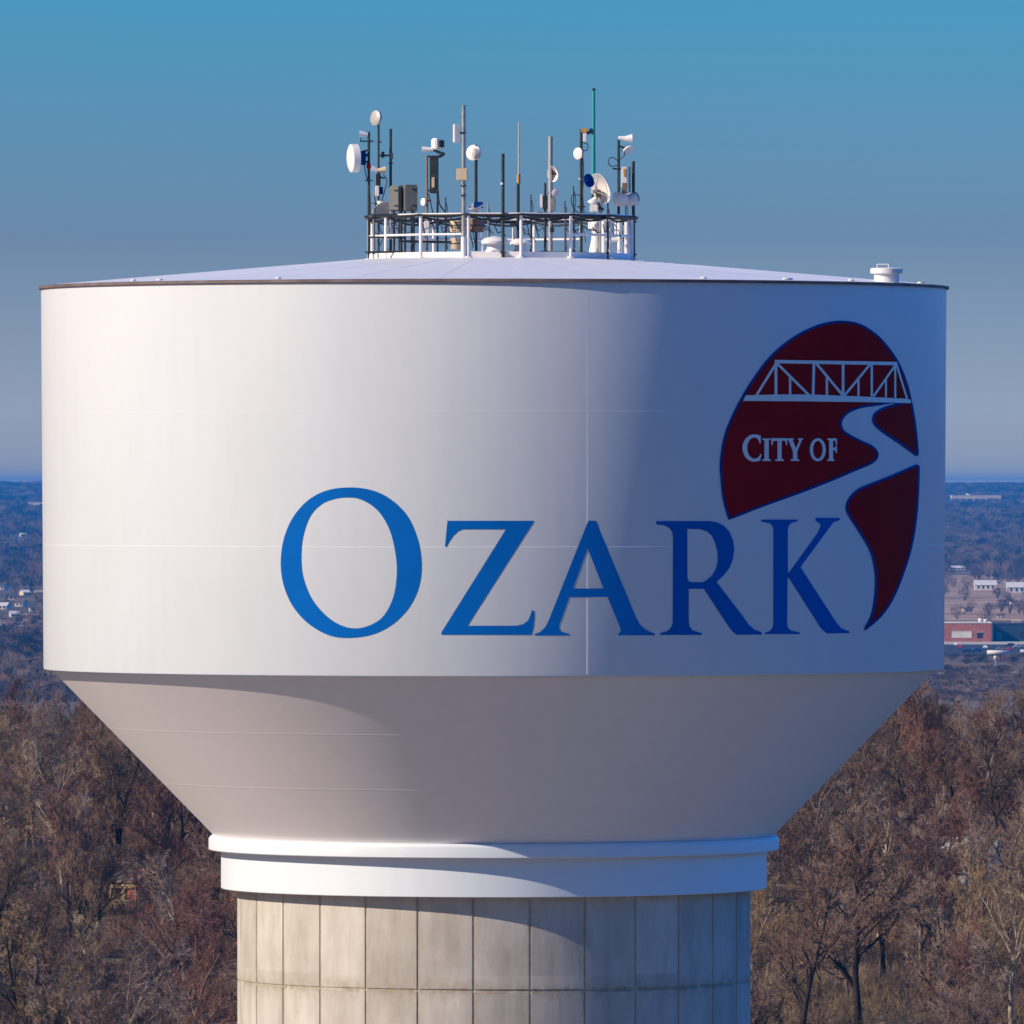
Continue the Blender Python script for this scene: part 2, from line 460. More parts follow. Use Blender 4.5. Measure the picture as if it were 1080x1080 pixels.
# concrete pedestal with vertical form grooves and horizontal lift joints
def pedestal():
    RP = 6.225; step = 360.0 / 29; g = 0.0058; dep = 0.030
    angs = []                                     # (angle, depth, panel, edge)
    for i in range(29):
        a0 = radians(-4.4 + i * step); a1 = radians(-4.4 + (i + 1) * step)
        angs.append((a0 - g * 0.8, 0.0, i - 1, 1.0)); angs.append((a0 - g * 0.55, dep, i - 1, 1.0)); angs.append((a0 + g * 0.55, dep, i, 1.0)); angs.append((a0 + g * 0.8, 0.0, i, 1.0))
        for k, f in enumerate((0.05, 0.15, 0.3, 0.45, 0.6, 0.75, 0.85, 0.95)):
            angs.append((a0 + (a1 - a0) * f, 0.0, i, 0.28 if f in (0.05, 0.95) else 0.0))
    joints = [29.92 - 2.45 * k for k in range(13)]
    zs = [(32.14, 0.0, -1, 0.5), (31.95, 0.0, -1, 0.1)]
    for j, zj in enumerate(joints):
        if zj < 0.5: break
        zs += [(zj + 0.35, 0.0, j, 0.05), (zj + 0.10, 0.0, j, 0.55), (zj + 0.035, 0.0, j, 0.9), (zj + 0.028, 0.022, j, 1.0), (zj - 0.028, 0.022, j + 1, 1.0), (zj - 0.035, 0.0, j + 1, 0.9), (zj - 0.10, 0.0, j + 1, 0.45), (zj - 0.35, 0.0, j + 1, 0.0)]
    zs.append((-0.2, 0.0, 40, 0.3))
    n = len(angs)
    vs = []; stain = []
    for z, dz, pj, sz in zs:
        for a, da, pi_, sa in angs:
            r = RP - max(dz, da)
            vs.append((r * sin(a), -r * cos(a), z)); stain.append(min(1.0, max(sz, sa * 0.45)))
    fs = []; pan = []
    pr = random.Random(4)
    tone = {}
    for j in range(len(zs) - 1):
        for i in range(n):
            i2 = (i + 1) % n
            fs.append((j * n + i, (j + 1) * n + i, (j + 1) * n + i2, j * n + i2))
            key = (zs[j][2], angs[i][2] % 29)
            pan.append(tone.setdefault(key, pr.random()))
    mb = MB(); mb.add(vs, fs, True)
    o = mb.build('pedestal', M['concrete'], tower, sharp=20)
    at = o.data.attributes.new('panel', 'FLOAT', 'FACE'); at.data.foreach_set('value', pan)
    at = o.data.attributes.new('stain', 'FLOAT', 'POINT'); at.data.foreach_set('value', stain)
pedestal()
mb = MB(); mb.lathe([(6.7, 0.0), (6.7, 0.35), (6.65, 0.4), (6.15, 0.4)], 96)
mb.build('foundation_ring', M['concrete'], tower, sharp=30)

# ------------------------------------------------------------------ painted lettering and emblem
def unproj(px, py):
    """photo pixel -> (angle, height) on the tank wall"""
    r = 10.95
    for _ in range(3):
        k = (px - 540.0) / F
        # ray x = XC + k*d , y = -D + d ; solve x^2+y^2=r^2
        A = k * k + 1; Bq = XC * k - D; C = XC * XC + D * D - r * r
        d = (-Bq - sqrt(Bq * Bq - A * C)) / A
        x = XC + k * d; y = -D + d
        z = EYE + (HOR - py) * d / F
        r = wall_r(z)
    return atan2(x, -y), z

def smooth_closed(P, sub=5, corners=()):
    n = len(P); out = []
    for i in range(n):
        p0, p1, p2, p3 = P[i - 1], P[i], P[(i + 1) % n], P[(i + 2) % n]
        if i in corners: p0 = p1
        if (i + 1) % n in corners: p3 = p2
        for k in range(sub):
            t = k / sub
            out.append(tuple(0.5 * ((2 * p1[c]) + (-p0[c] + p2[c]) * t + (2 * p0[c] - 5 * p1[c] + 4 * p2[c] - p3[c]) * t * t + (-p0[c] + 3 * p1[c] - 3 * p2[c] + p3[c]) * t ** 3) for c in (0, 1)))
    return out

def dense(P, closed=True, step=2.5):
    out = []
    n = len(P)
    for i in range(n if closed else n - 1):
        a, b = P[i], P[(i + 1) % n]
        L_ = hypot(b[0] - a[0], b[1] - a[1]); k = max(1, int(L_ / step))
        for j in range(k): out.append((a[0] + (b[0] - a[0]) * j / k, a[1] + (b[1] - a[1]) * j / k))
    if not closed: out.append(P[-1])
    return out

def wrap_poly(loops, off):
    """fill LOOPS (photo pixels) and lay them on the tank wall OFF metres proud"""
    bm = bmesh.new()
    edges = []
    for lp in loops:
        uv = [unproj(*p) for p in lp]
        vs = [bm.verts.new((u * 10.95, v, 0)) for u, v in uv]
        for i in range(len(vs)): edges.append(bm.edges.new((vs[i], vs[(i + 1) % len(vs)])))
    bmesh.ops.triangle_fill(bm, use_beauty=True, use_dissolve=False, edges=edges)
    us = [v.co.x for v in bm.verts]
    u = math.floor(min(us) * 8) / 8
    while u < max(us):
        bmesh.ops.bisect_plane(bm, geom=bm.verts[:] + bm.edges[:] + bm.faces[:], plane_co=(u, 0, 0), plane_no=(1, 0, 0), dist=1e-6)
        u += 0.125
    bmesh.ops.recalc_face_normals(bm, faces=bm.faces[:])
    bm.verts.ensure_lookup_table()
    for i, v in enumerate(bm.verts): v.index = i
    out = []
    for v in bm.verts:
        a = v.co.x / 10.95; z = v.co.y; r = wall_r(z) + off
        out.append((r * sin(a), -r * cos(a), z))
    fs = []
    for f in bm.faces:
        idx = [v.index for v in f.verts]
        n = f.normal
        fs.append(idx if n.z > 0 else idx[::-1])
    bm.free()
    return out, fs

def ribbon(P, wd, closed=False):
    """quads of a stroke of width WD px along P"""
    n = len(P); Ls = []; Rs = []
    for i in range(n):
        a = P[i - 1] if (closed or i > 0) else P[i]
        b = P[(i + 1) % n] if (closed or i < n - 1) else P[i]
        tx, ty = b[0] - a[0], b[1] - a[1]; l = hypot(tx, ty) or 1
        nx, ny = -ty / l, tx / l
        Ls.append((P[i][0] + nx * wd / 2, P[i][1] + ny * wd / 2)); Rs.append((P[i][0] - nx * wd / 2, P[i][1] - ny * wd / 2))
    return Ls, Rs
def wrap_ribbon(mb, P, wd, off, closed=False, step=2.5):
    P = dense(P, closed, step)
    Ls, Rs = ribbon(P, wd, closed)
    n = len(P); vs = []
    for q in Ls + Rs:
        a, z = unproj(*q); r = wall_r(z) + off
        vs.append((r * sin(a), -r * cos(a), z))
    fs = [(i, n + i, n + (i + 1) % n, (i + 1) % n) for i in range(n if closed else n - 1)]
    mb.add(vs, fs)

def zz(x0, y0, s): return lambda pts: [(x0 + x / s, y0 + y / s) for x, y in pts]
zO = zz(280, 500, 5.683); zZ = zz(450, 530, 6.754); zA = zz(550, 530, 6.747); zR = zz(680, 530, 6.75); zK = zz(790, 530, 6.75)
LET = []
LET.append((smooth_closed(zO([(510, 80), (640, 97), (750, 150), (850, 250), (912, 390), (935, 540), (918, 680), (860, 800), (765, 898), (640, 962), (490, 982), (370, 962), (250, 890), (160, 785), (108, 660), (92, 530), (110, 390), (165, 260), (258, 155), (375, 96)])),
            smooth_closed(zO([(490, 140), (560, 148), (640, 190), (700, 252), (750, 350), (780, 480), (787, 600), (767, 735), (712, 845), (640, 900), (545, 925), (450, 905), (360, 845), (280, 750), (230, 630), (215, 510), (225, 380), (265, 260), (330, 185), (410, 150)]))))
LET.append((zZ([(148, 130), (765, 130), (290, 878), (640, 878), (690, 866), (722, 840), (738, 805), (748, 770), (765, 770), (766, 820), (760, 880), (745, 942), (105, 942), (105, 925), (565, 190), (260, 190), (225, 203), (190, 235), (162, 275), (140, 318), (130, 312)]), None))
LET.append((zA([(475, 130), (530, 130), (815, 820), (840, 865), (880, 905), (948, 935), (948, 945), (688, 945), (688, 935), (705, 920), (704, 895), (612, 672), (340, 672), (268, 870), (266, 895), (282, 920), (340, 935), (342, 945), (92, 945), (92, 936), (135, 920), (170, 885), (195, 835)]),
            zA([(470, 325), (583, 612), (365, 612)])))
LET.append((zR([(80, 133), (460, 133), (510, 141), (560, 163), (600, 205), (626, 265), (636, 330), (628, 400), (603, 465), (560, 520), (510, 565), (690, 800), (735, 865), (775, 903), (832, 925), (832, 940), (655, 942), (620, 915), (590, 875), (420, 615), (312, 615), (312, 850), (318, 885), (340, 912), (405, 930), (405, 943), (108, 943), (108, 932), (165, 914), (190, 885), (198, 850), (200, 240), (192, 205), (170, 178), (135, 163), (80, 155)]),
            zR([(302, 188), (390, 190), (440, 205), (475, 235), (500, 285), (516, 350), (519, 410), (507, 470), (475, 525), (420, 568), (335, 568), (312, 560), (303, 540)])))
LET.append((zK([(85, 122), (345, 122), (345, 133), (300, 145), (281, 165), (275, 195), (275, 502), (292, 488), (480, 228), (505, 180), (508, 155), (470, 127), (472, 110), (645, 110), (645, 125), (600, 140), (365, 460), (620, 855), (655, 895), (715, 920), (715, 930), (550, 932), (510, 895), (284, 540), (273, 530), (270, 870), (277, 895), (300, 912), (360, 925), (360, 937), (110, 937), (110, 928), (150, 915), (168, 890), (172, 860), (172, 190), (165, 165), (145, 148), (85, 135)]), None))
for outer, hole in LET:
    lp = [dense(outer, True, 4)]
    if hole: lp.append(dense(hole, True, 4))
    v, f = wrap_poly(lp, 0.009)
    mb = MB(); mb.add(v, f)
    mb.build('letter', M['blue'], tower)

z1 = zz(750, 330, 4.6957); z2 = zz(750, 490, 4.6957)
EA = (z2([(88, 268), (62, 170), (50, 60)]) + z1([(48, 740), (62, 640), (90, 550), (148, 430), (215, 322), (298, 215), (400, 130), (510, 72), (600, 48), (665, 46), (740, 62), (820, 115), (880, 182), (925, 252), (965, 350), (990, 455), (1008, 560), (1020, 690), (1012, 702),
      (930, 642), (860, 595), (815, 558), (802, 530), (812, 500), (850, 475), (900, 459), (955, 447), (890, 442), (830, 452), (740, 466), (680, 490), (648, 522), (640, 555), (660, 592), (730, 632), (790, 660), (820, 692), (815, 722), (785, 746), (700, 782), (600, 825)]) + z2([(430, 140), (250, 205)]))
cA = [0, 20, 21, 29, 30]
cA = (0, 21, 22, 29, 30)
EA_s = smooth_closed(EA, 5, cA)
EB = z2([(1016, 4), (900, 55), (800, 95), (730, 125), (688, 165), (670, 210), (685, 255), (740, 340), (790, 430), (812, 520), (816, 600), (806, 700), (788, 765), (758, 817), (830, 757), (890, 675), (940, 560), (985, 420), (1010, 280), (1022, 130), (1025, 10)])
EB_s = smooth_closed(EB, 5, (0, 13, 20))
mb = MB()
for P in (EA_s, EB_s):
    v, f = wrap_poly([P], 0.009); mb.add(v, f)
emb = mb.build('emblem', M['maroon'], tower)
mb = MB()
for P in (EA_s, EB_s): wrap_ribbon(mb, P, 2.6, 0.015, True, 2.0)
mb.build('emblem_outline', M['navy'], emb)
mb = MB()
v, f = wrap_poly([dense(z1([(170, 408), (320, 404), (480, 404), (700, 412), (960, 425), (985, 430), (986, 447), (880, 444), (700, 441), (450, 438), (155, 436)]), True, 4)], 0.022)
mb.add(v, f)
for a, b, wd in (((312, 241), (918, 251), 3.6), ((322, 245), (222, 408), 2.6), ((318, 245), (318, 408), 3.0), ((320, 246), (482, 408), 2.6), ((388, 318), (388, 408), 2.4), ((506, 245), (502, 408), 2.8), ((514, 246), (650, 410), 2.6), ((570, 318), (570, 408), 2.4), ((650, 248), (650, 410), 2.8), ((786, 252), (656, 410), 2.4), ((726, 330), (726, 412), 2.2), ((792, 252), (792, 414), 2.4), ((912, 254), (800, 414), 2.2), ((862, 322), (862, 418), 1.9), ((908, 256), (908, 420), 2.0), ((914, 254), (966, 424), 2.0)):
    wrap_ribbon(mb, z1([a, b]), wd, 0.022)
mb.build('truss_bridge', M['white'], emb)
# CITY OF
zc = zz(770, 440, 8.3077)
def arc(cx, cy, rx, ry, a0, a1, n=18):
    return [(cx + rx * cos(radians(a0 + (a1 - a0) * i / n)), cy - ry * sin(radians(a0 + (a1 - a0) * i / n))) for i in range(n + 1)]
CITY = []
CITY.append(([(252, 158), (264, 162), (264, 228), (254, 228)] + [(243, 195), (215, 178)] + arc(212, 270, 66, 94, 95, 265, 20)[1:-1] + [(215, 364), (246, 350), (262, 322), (270, 326), (258, 380)] + list(reversed(arc(208, 270, 104, 120, 80, 285, 24))), None))
CITY.append(([(278, 186), (350, 186), (350, 197), (334, 202), (334, 366), (352, 372), (352, 383), (276, 383), (276, 372), (296, 366), (296, 202), (278, 197)], None))
CITY.append(([(356, 184), (494, 184), (496, 245), (486, 245), (478, 208), (446, 206), (446, 366), (466, 372), (466, 383), (390, 383), (390, 372), (410, 366), (410, 206), (374, 208), (366, 245), (356, 245)], None))
CITY.append(([(492, 186), (552, 186), (552, 196), (543, 201), (572, 272), (602, 204), (590, 196), (590, 186), (634, 186), (634, 196), (622, 203), (583, 300), (583, 366), (602, 372), (602, 383), (526, 383), (526, 372), (546, 366), (546, 302), (506, 203), (492, 196)], None))
CITY.append((arc(763, 285, 70, 101, 0, 350, 34), arc(763, 285, 42, 78, 0, 350, 34)))
CITY.append(([(846, 186), (930, 186), (932, 240), (922, 240), (914, 206), (896, 205), (896, 270), (912, 268), (920, 250), (930, 250), (930, 312), (920, 312), (912, 290), (896, 288), (896, 366), (908, 372), (908, 383), (846, 383), (846, 372), (862, 366), (862, 203), (846, 197)], None))
for outer, hole in CITY:
    lp = [dense(zc(outer), True, 1.5)]
    if hole: lp.append(dense(zc(hole), True, 1.5))
    v, f = wrap_poly(lp, 0.022)
    mb = MB(); mb.add(v, f)
    mb.build('letter', M['white'], emb)

# ------------------------------------------------------------------ railing, vents and equipment on the roof
RR = 3.25
def yat(px, front=True, r=RR):
    X = XC + (px - 540) * D / F
    v = sqrt(max(0.0, r * r - X * X))
    return -v if front else v

rail = empty('guard_railing', (0.19, 0, roof_z(RR)), 0, 'white pipe guard railing forming a ring round the antennas on the tank roof', 'railing')
def RL(p): return (p[0], p[1], p[2] - roof_z(RR))
NP = 16
ZR = roof_z(RR)
pts = [(RR * sin(2 * pi * (i + 0.37) / NP), -RR * cos(2 * pi * (i + 0.37) / NP)) for i in range(NP)]
for i, (x, y) in enumerate(pts):
    mb = MB(); mb.tube((x, y, -0.02), (x, y, 1.06), 0.040, n=10)
    mb.lathe([(0.0, 0.0), (0.10, 0.0), (0.10, 0.03), (0.05, 0.04)], 12, (x, y, -0.01))
    mb.build('post', M['white'], rail)
for h, r, nm in ((1.05, 0.024, 'top_rail'), (0.56, 0.028, 'middle_rail')):
    gap = {4, 5, 15, 0} if nm == 'middle_rail' else {9}
    for i in range(NP):
        if i in gap: continue
        a, b = pts[i], pts[(i + 1) % NP]
        mb = MB(); mb.tube((a[0], a[1], h), (b[0], b[1], h), r, n=8)
        mb.build(nm, M['white'], rail)
mb = MB()
for i in range(NP):
    a, b = Vector(pts[i] + (0,)), Vector(pts[(i + 1) % NP] + (0,))
    c = (a + b) / 2; d = b - a
    mb.box((c.x * 0.995, c.y * 0.995, 0.06), (d.length, 0.05, 0.16), Matrix.Rotation(atan2(d.y, d.x), 3, 'Z'))
mb.build('toe_board', M['white'], rail)
mb = MB()
for i in range(NP):
    a, b = Vector(pts[i] + (1.0,)), Vector(pts[(i + 1) % NP] + (1.0,))
    for off, sag, rr in ((1.02, 0.05, 0.030), (0.985, 0.09, 0.026), (1.03, 0.02, 0.022)):
        q = [Vector((a.lerp(b, t).x * off, a.lerp(b, t).y * off, 1.0 + 0.035 - sag * 4 * t * (1 - t) - (0.05 if off < 1 else 0))) for t in (0, .25, .5, .75, 1)]
        mb.path(q, rr, 6)
mb.build('cable_bundle', M['black'], rail)
# a white ladder frame at the right side of the ring
lf = empty('access_frame', (0, 0, 0), 0, 'white square pipe frame with doubled posts standing at the right end of the roof railing', 'frame')
for px in (637, 653.5, 661):
    mb = MB(); y = -0.9
    mb.path([W(px, 275, y), W(px, 233 if px < 655 else 230, y)], 0.06, 8); mb.build('post', M['white'], lf)
for py in (232, 253):
    mb = MB(); mb.tube(W(636, py, -0.9), W(654.5, py, -0.9), 0.055, n=8); mb.build('crossbar', M['white'], lf)

# central tank vent with mushroom cap + side manhole
def mushroom(px, py0, py1, rpx, yd, nm, label, cat='roof vent'):
    base = W(px, py1, yd); k = (D + yd) / F
    h = (py1 - py0) * k; r = rpx * k
    e = empty(nm, base, 0, label, cat)
    mb = MB(); mb.lathe([(r * 0.95, -0.15), (r * 0.9, 0.05), (r * 0.62, h * 0.35), (r * 0.55, h * 0.62)], 32); mb.build('neck', M['white'], e)
    mb = MB(); mb.lathe([(r * 0.52, h * 0.60), (r * 1.02, h * 0.62), (r * 1.05, h * 0.74), (r * 0.8, h * 0.9), (0.0, h)], 32); mb.build('cap', M['white'], e, sharp=40)
mushroom(522, 249, 270, 14, -1.6, 'roof_vent', 'squat white mushroom vent at the centre front of the antenna ring')
mushroom(549, 251, 270, 11, -1.2, 'antenna_pedestal', 'round white flat-topped base pedestal under the tall whip antenna', 'pedestal')
mushroom(629, 226, 266, 8.5, -0.2, 'flue_vent', 'tall white cylindrical vent below the large white dish at the right')

def pole(mb, px, y0, y1, yd, rpx, rtop=None, n=10):
    k = (D + yd) / F
    mb.tube(W(px, y1, yd), W(px, y0, yd), rpx * k, (rtop if rtop is not None else rpx) * k, n=n)

class Mast:
    """an antenna mast: an Empty at its foot; parts are given in world coordinates"""
    def __init__(s, px, y1, yd, label, cat='antenna mast', nm='antenna_mast', group='antenna masts on the tank roof'):
        s.yd = yd; s.k = (D + yd) / F
        s.o = W(px, y1, yd)
        s.e = empty(nm, s.o, 0, label, cat, group)
    def put(s, mb, nm, m, sharp=None, parent=None):
        o = mb.build(nm, m, None, sharp)
        me = o.data
        me.transform(Matrix.Translation(-s.o))
        o.parent = parent or s.e
        return o
    def pole(s, px, y0, y1, r, m='dark', nm='pole', rtop=None):
        mb = MB(); pole(mb, px, y0, y1, s.yd, r, rtop); return s.put(mb, nm, M[m])
    def bar(s, a, b, r, m='dark', nm='bracket', dy=0.0, dyb=None):
        mb = MB(); mb.tube(W(a[0], a[1], s.yd + dy), W(b[0], b[1], s.yd + (dy if dyb is None else dyb)), r * s.k, n=8); return s.put(mb, nm, M[m])
    def box(s, x0, y0, x1, y1, m, nm, depth=0.2, dy=0.0, rz=0.0):
        c = W((x0 + x1) / 2, (y0 + y1) / 2, s.yd + dy)
        mb = MB(); wx, hz = abs(x1 - x0) * s.k, abs(y1 - y0) * s.k
        mb.bevel_box(c, (wx, depth, hz), min(wx, hz, depth) * 0.12, Matrix.Rotation(rz, 3, 'Z')); return s.put(mb, nm, M[m], 30)
    def drum(s, px, py, rpx, axis, m='radome', nm='dish', depth=0.22, dy=0.0, rim='dishgrey'):
        """shrouded microwave drum: domed radome in front, shallow cone behind"""
        c = W(px, py, s.yd + dy); r = rpx * s.k; A = Vector(axis).normalized()
        mb = MB()
        mb.lathe([(r * 0.25, -depth * 1.1 - r * 0.12), (r * 0.55, -depth - r * 0.08), (r * 0.97, -depth), (r, -depth * 0.96), (r, 0.0), (r * 0.97, r * 0.02)], 36, c, A)
        mb.lathe([(0.001, -depth * 1.1 - r * 0.12), (r * 0.25, -depth * 1.1 - r * 0.12)], 36, c, A)
        d = s.put(mb, nm, M[m], 40)
        mb = MB(); mb.lathe([(r * 0.975, r * 0.015), (r * 0.8, r * 0.10), (r * 0.4, r * 0.17), (0.001, r * 0.19)], 36, c, A)
        s.put(mb, 'radome', M[m], None, d)
        return d
    def parab(s, px, py, rpx, axis, m='radome', nm='dish', dy=0.0, deep=0.32, feed=True):
        """open paraboloid with feed horn on struts"""
        c = W(px, py, s.yd + dy); r = rpx * s.k; A = Vector(axis).normalized()
        mb = MB()
        pr = [(r * t, r * deep * t * t) for t in (0.001, 0.2, 0.4, 0.6, 0.8, 0.94, 1.0)]
        back = [(q[0], q[1] - 0.03) for q in reversed(pr)]
        mb.lathe(pr + [(r * 1.02, r * deep)] + back, 36, c, A)
        d = s.put(mb, nm, M[m], 50)
        if feed:
            mb = MB(); fz = r * 0.85
            Rm = Vector((0, 0, 1)).rotation_difference(A).to_matrix()
            for i in range(3):
                t = 2 * pi * i / 3 + 0.4
                mb.tube(Rm @ Vector((r * 0.9 * cos(t), r * 0.9 * sin(t), r * deep * 0.85)) + c, Rm @ Vector((0, 0, fz)) + c, 0.014, n=6)
            mb.tube(Rm @ Vector((0, 0, fz - 0.05)) + c, Rm @ Vector((0, 0, fz + 0.07)) + c, 0.05, n=10)
            s.put(mb, 'feed', M['dishgrey'], None, d)
        return d
    def clamps(s, px, ys, r=3.4, m='dark'):
        for y in ys:
            mb = MB(); mb.box(W(px, y, s.yd), (r * 2 * s.k, 0.16, 1.3 * s.k)); s.put(mb, 'clamp', M[m])
    def horn(s, a, b, r0, r1, m='white', nm='horn', dy=0.0):
        mb = MB(); mb.tube(W(a[0], a[1], s.yd + dy), W(b[0], b[1], s.yd + dy), r0 * s.k, r1 * s.k, n=16); return s.put(mb, nm, M[m], 40)
    def cable(s, P, r=0.55, m='black', dy=-0.08, nm='cable'):
        out = []
        for i in range(len(P) - 1):
            p0 = P[max(i - 1, 0)]; p1 = P[i]; p2 = P[i + 1]; p3 = P[min(i + 2, len(P) - 1)]
            for k in range(5):
                t = k / 5
                out.append(tuple(0.5 * ((2 * p1[c]) + (-p0[c] + p2[c]) * t + (2 * p0[c] - 5 * p1[c] + 4 * p2[c] - p3[c]) * t * t + (-p0[c] + 3 * p1[c] - 3 * p2[c] + p3[c]) * t ** 3) for c in (0, 1)))
        out.append(P[-1])
        mb = MB(); mb.path([W(p[0], p[1], s.yd + dy) for p in out], r * s.k, 5); return s.put(mb, nm, M[m])

# 1 - left mast with the big sideways drum
a = Mast(389, 274, -0.5, 'leftmost dark antenna mast, carrying a big white drum dish that faces left')
a.pole(389, 139, 274, 1.45); a.clamps(389, (190.5, 228, 266), 4.2)
a.drum(370, 167, 15, (-1, -0.28, -0.03), 'radome', depth=0.17)
a.bar((377.5, 167), (389, 163), 1.6); a.bar((379, 161), (389, 158), 1.0); a.bar((379, 173), (389, 170), 1.0)
a.box(380, 160, 386, 174, 'navy', 'radio_unit', 0.2)
a.horn((388, 142), (379, 141), 1.8, 3.6, 'white', 'horn'); a.bar((380, 149), (394, 149), 0.8); a.bar((380.5, 145), (380.5, 150), 0.6)
a.cable([(384, 172), (386, 185), (389.8, 200), (390.5, 230), (390, 262)])
a.box(386.5, 172, 391, 178, 'maroon', 'radio_unit', 0.15, -0.1)
# 2 - mast with oval dish on top
a = Mast(399.5, 274, 0.4, 'dark mast second from the left with a tilted grey oval dish at its tip')
a.pole(399.3, 122, 274, 1.15)
a.drum(395.6, 124.5, 8.2, (-0.72, -0.62, 0.10), 'dishgrey', depth=0.06)
a.bar((396, 125), (400, 126), 1.6)
a.horn((399, 180), (391.5, 177), 2.3, 3.2); a.horn((399, 180), (407, 179), 2.4, 3.6, 'beige'); a.bar((397, 186), (406, 188), 0.9)
a.box(396.6, 183, 401.5, 196, 'black', 'radio_unit', 0.16)
a.box(395.5, 196, 400, 207, 'radome', 'radio_unit', 0.18, -0.1); a.box(400, 197, 404, 205, 'navy', 'radio_unit', 0.16)
a.parab(402, 220, 12.5, (0.32, -0.62, -0.52), 'dishgrey', dy=-0.15, deep=0.5, feed=False)
a.horn((402, 212), (402, 230), 4.5, 1.0, 'radome', 'feed')
a.cable([(402, 232), (400, 240), (404, 250), (399, 262)]); a.cable([(404, 184), (408, 190), (406, 200), (402, 214)])
a.bar((392, 214), (402, 216), 0.9); a.bar((402, 222), (410, 218), 0.9, 'ochre')
# 3 - plain mast with arms
a = Mast(412, 274, -0.2, 'plain dark mast with short side arms, just left of the grey cabinets')
a.pole(412, 136, 274, 1.5); a.bar((399, 164), (413, 164), 1.0); a.bar((399, 149), (402, 150), 0.8)
a.box(402, 160, 405.5, 166.5, 'dark', 'radio_unit', 0.14); a.box(411, 161, 414.5, 168, 'grey', 'clamp_block', 0.16)
a.clamps(412, (172, 197, 228), 2.6); a.bar((412.5, 218), (412.5, 252), 1.3, 'radome', 'conduit', -0.15)
# cabinets
def cabinet(x0, y0, x1, y1, yd, rz, label):
    c = W((x0 + x1) / 2, y1, yd); k = (D + yd) / F
    e = empty('equipment_cabinet', c, rz, label, 'cabinet', 'grey equipment cabinets on the tank roof')
    wx = (x1 - x0) * k; h = (y1 - y0) * k
    mb = MB(); mb.bevel_box((0, 0, h / 2), (wx, 0.42, h), 0.02); mb.build('housing', M['grey'], e, sharp=30)
    mb = MB(); mb.bevel_box((0, -0.222, h / 2), (wx * 0.9, 0.02, h * 0.9), 0.006); d = mb.build('door', M['grey'], e, sharp=30)
    for hh in (0.82, 0.22):
        mb = MB(); mb.box((wx * 0.22, -0.245, h * hh), (wx * 0.35, 0.02, 0.03)); mb.build('latch', M['dark'], d)
    for sx in (-1, 1):
        mb = MB(); mb.tube((sx * wx * 0.35, 0, 0), (sx * wx * 0.35, 0, -(272 - y1) * k), 0.03, n=8); mb.build('leg', M['dark'], e)
cabinet(413.5, 196, 425.5, 223, -0.4, radians(-24), 'narrow grey equipment cabinet directly right of the plain dark mast')
cabinet(425, 195, 438.5, 223, -0.5, radians(14), 'wider grey equipment cabinet with its door to the front, beside the narrow one')
# 4 - twin poles with panel antenna and white camera box
a = Mast(450, 274, -0.9, 'pair of thin poles carrying a dark upright panel antenna and a white box on top')
a.pole(450.3, 164, 274, 1.25, 'brown'); a.pole(461.5, 200, 274, 1.1)
a.box(453.2, 164.5, 462.5, 204, 'dark', 'panel_antenna', 0.16); a.box(455.3, 187, 458.5, 198, 'beige', 'label_plate', 0.19)
a.box(456.5, 146, 467, 157.5, 'white', 'camera_box', 0.3, 0, radians(25)); a.box(460.5, 148.5, 466, 155.5, 'dark', 'camera_lens', 0.34, -0.03, radians(25))
a.horn((457, 158), (445, 157.5), 1.8, 3.2); a.bar((457, 158), (466, 162), 1.5); a.parab(465, 163, 4.4, (0.45, -0.3, -0.8), 'dark', feed=False)
a.drum(446, 213, 4.1, (-0.75, -0.6, 0.05), 'radome', depth=0.05); a.bar((447, 213), (455, 211), 0.9, 'maroon')
a.bar((450, 165), (462, 165), 0.9); a.bar((450, 201), (462, 201), 0.9)
a.cable([(462, 200), (463.5, 215), (470, 224), (477, 232), (476, 246)], 0.8); a.cable([(452, 204), (456, 222), (461, 240)], 0.6)
a.box(447, 233, 453, 247, 'radome', 'junction_box', 0.22, -0.05)
# 5 - tall pale pole
a = Mast(489, 274, RR * -0.97, 'tallest pale grey pole left of centre, with a square beige box halfway up')
a.pole(489, 111, 274, 2.3, 'galv'); a.box(478.2, 131, 485, 150.5, 'radome', 'panel_antenna', 0.12, 0, radians(18))
a.bar((483, 140), (490, 140), 1.2); a.clamps(489, (140, 206, 196), 3.0)
a.box(481.3, 177.5, 493.2, 190.5, 'beige', 'square_antenna', 0.16, -0.18)
a.bar((489, 250), (489, 275), 2.9, 'white', 'sleeve')
# 6 - two dishes on one pole
a = Mast(502, 274, 0.2, 'thin dark pole with a round dish at its top and a domed dish lower down')
a.pole(502.3, 153, 274, 1.35, 'dark'); a.drum(499, 161, 8.4, (-0.42, -0.8, 0.12), 'radome', depth=0.09); a.drum(505, 162, 5.5, (0.8, 0.3, 0.0), 'dishgrey', depth=0.14)
a.parab(503, 222, 8.2, (-0.25, -0.35, 0.9), 'radome', deep=0.75, feed=False); a.box(499.5, 213, 509.5, 220, 'navy', 'radio_unit', 0.24)
a.bar((502, 168), (502, 214), 1.7)
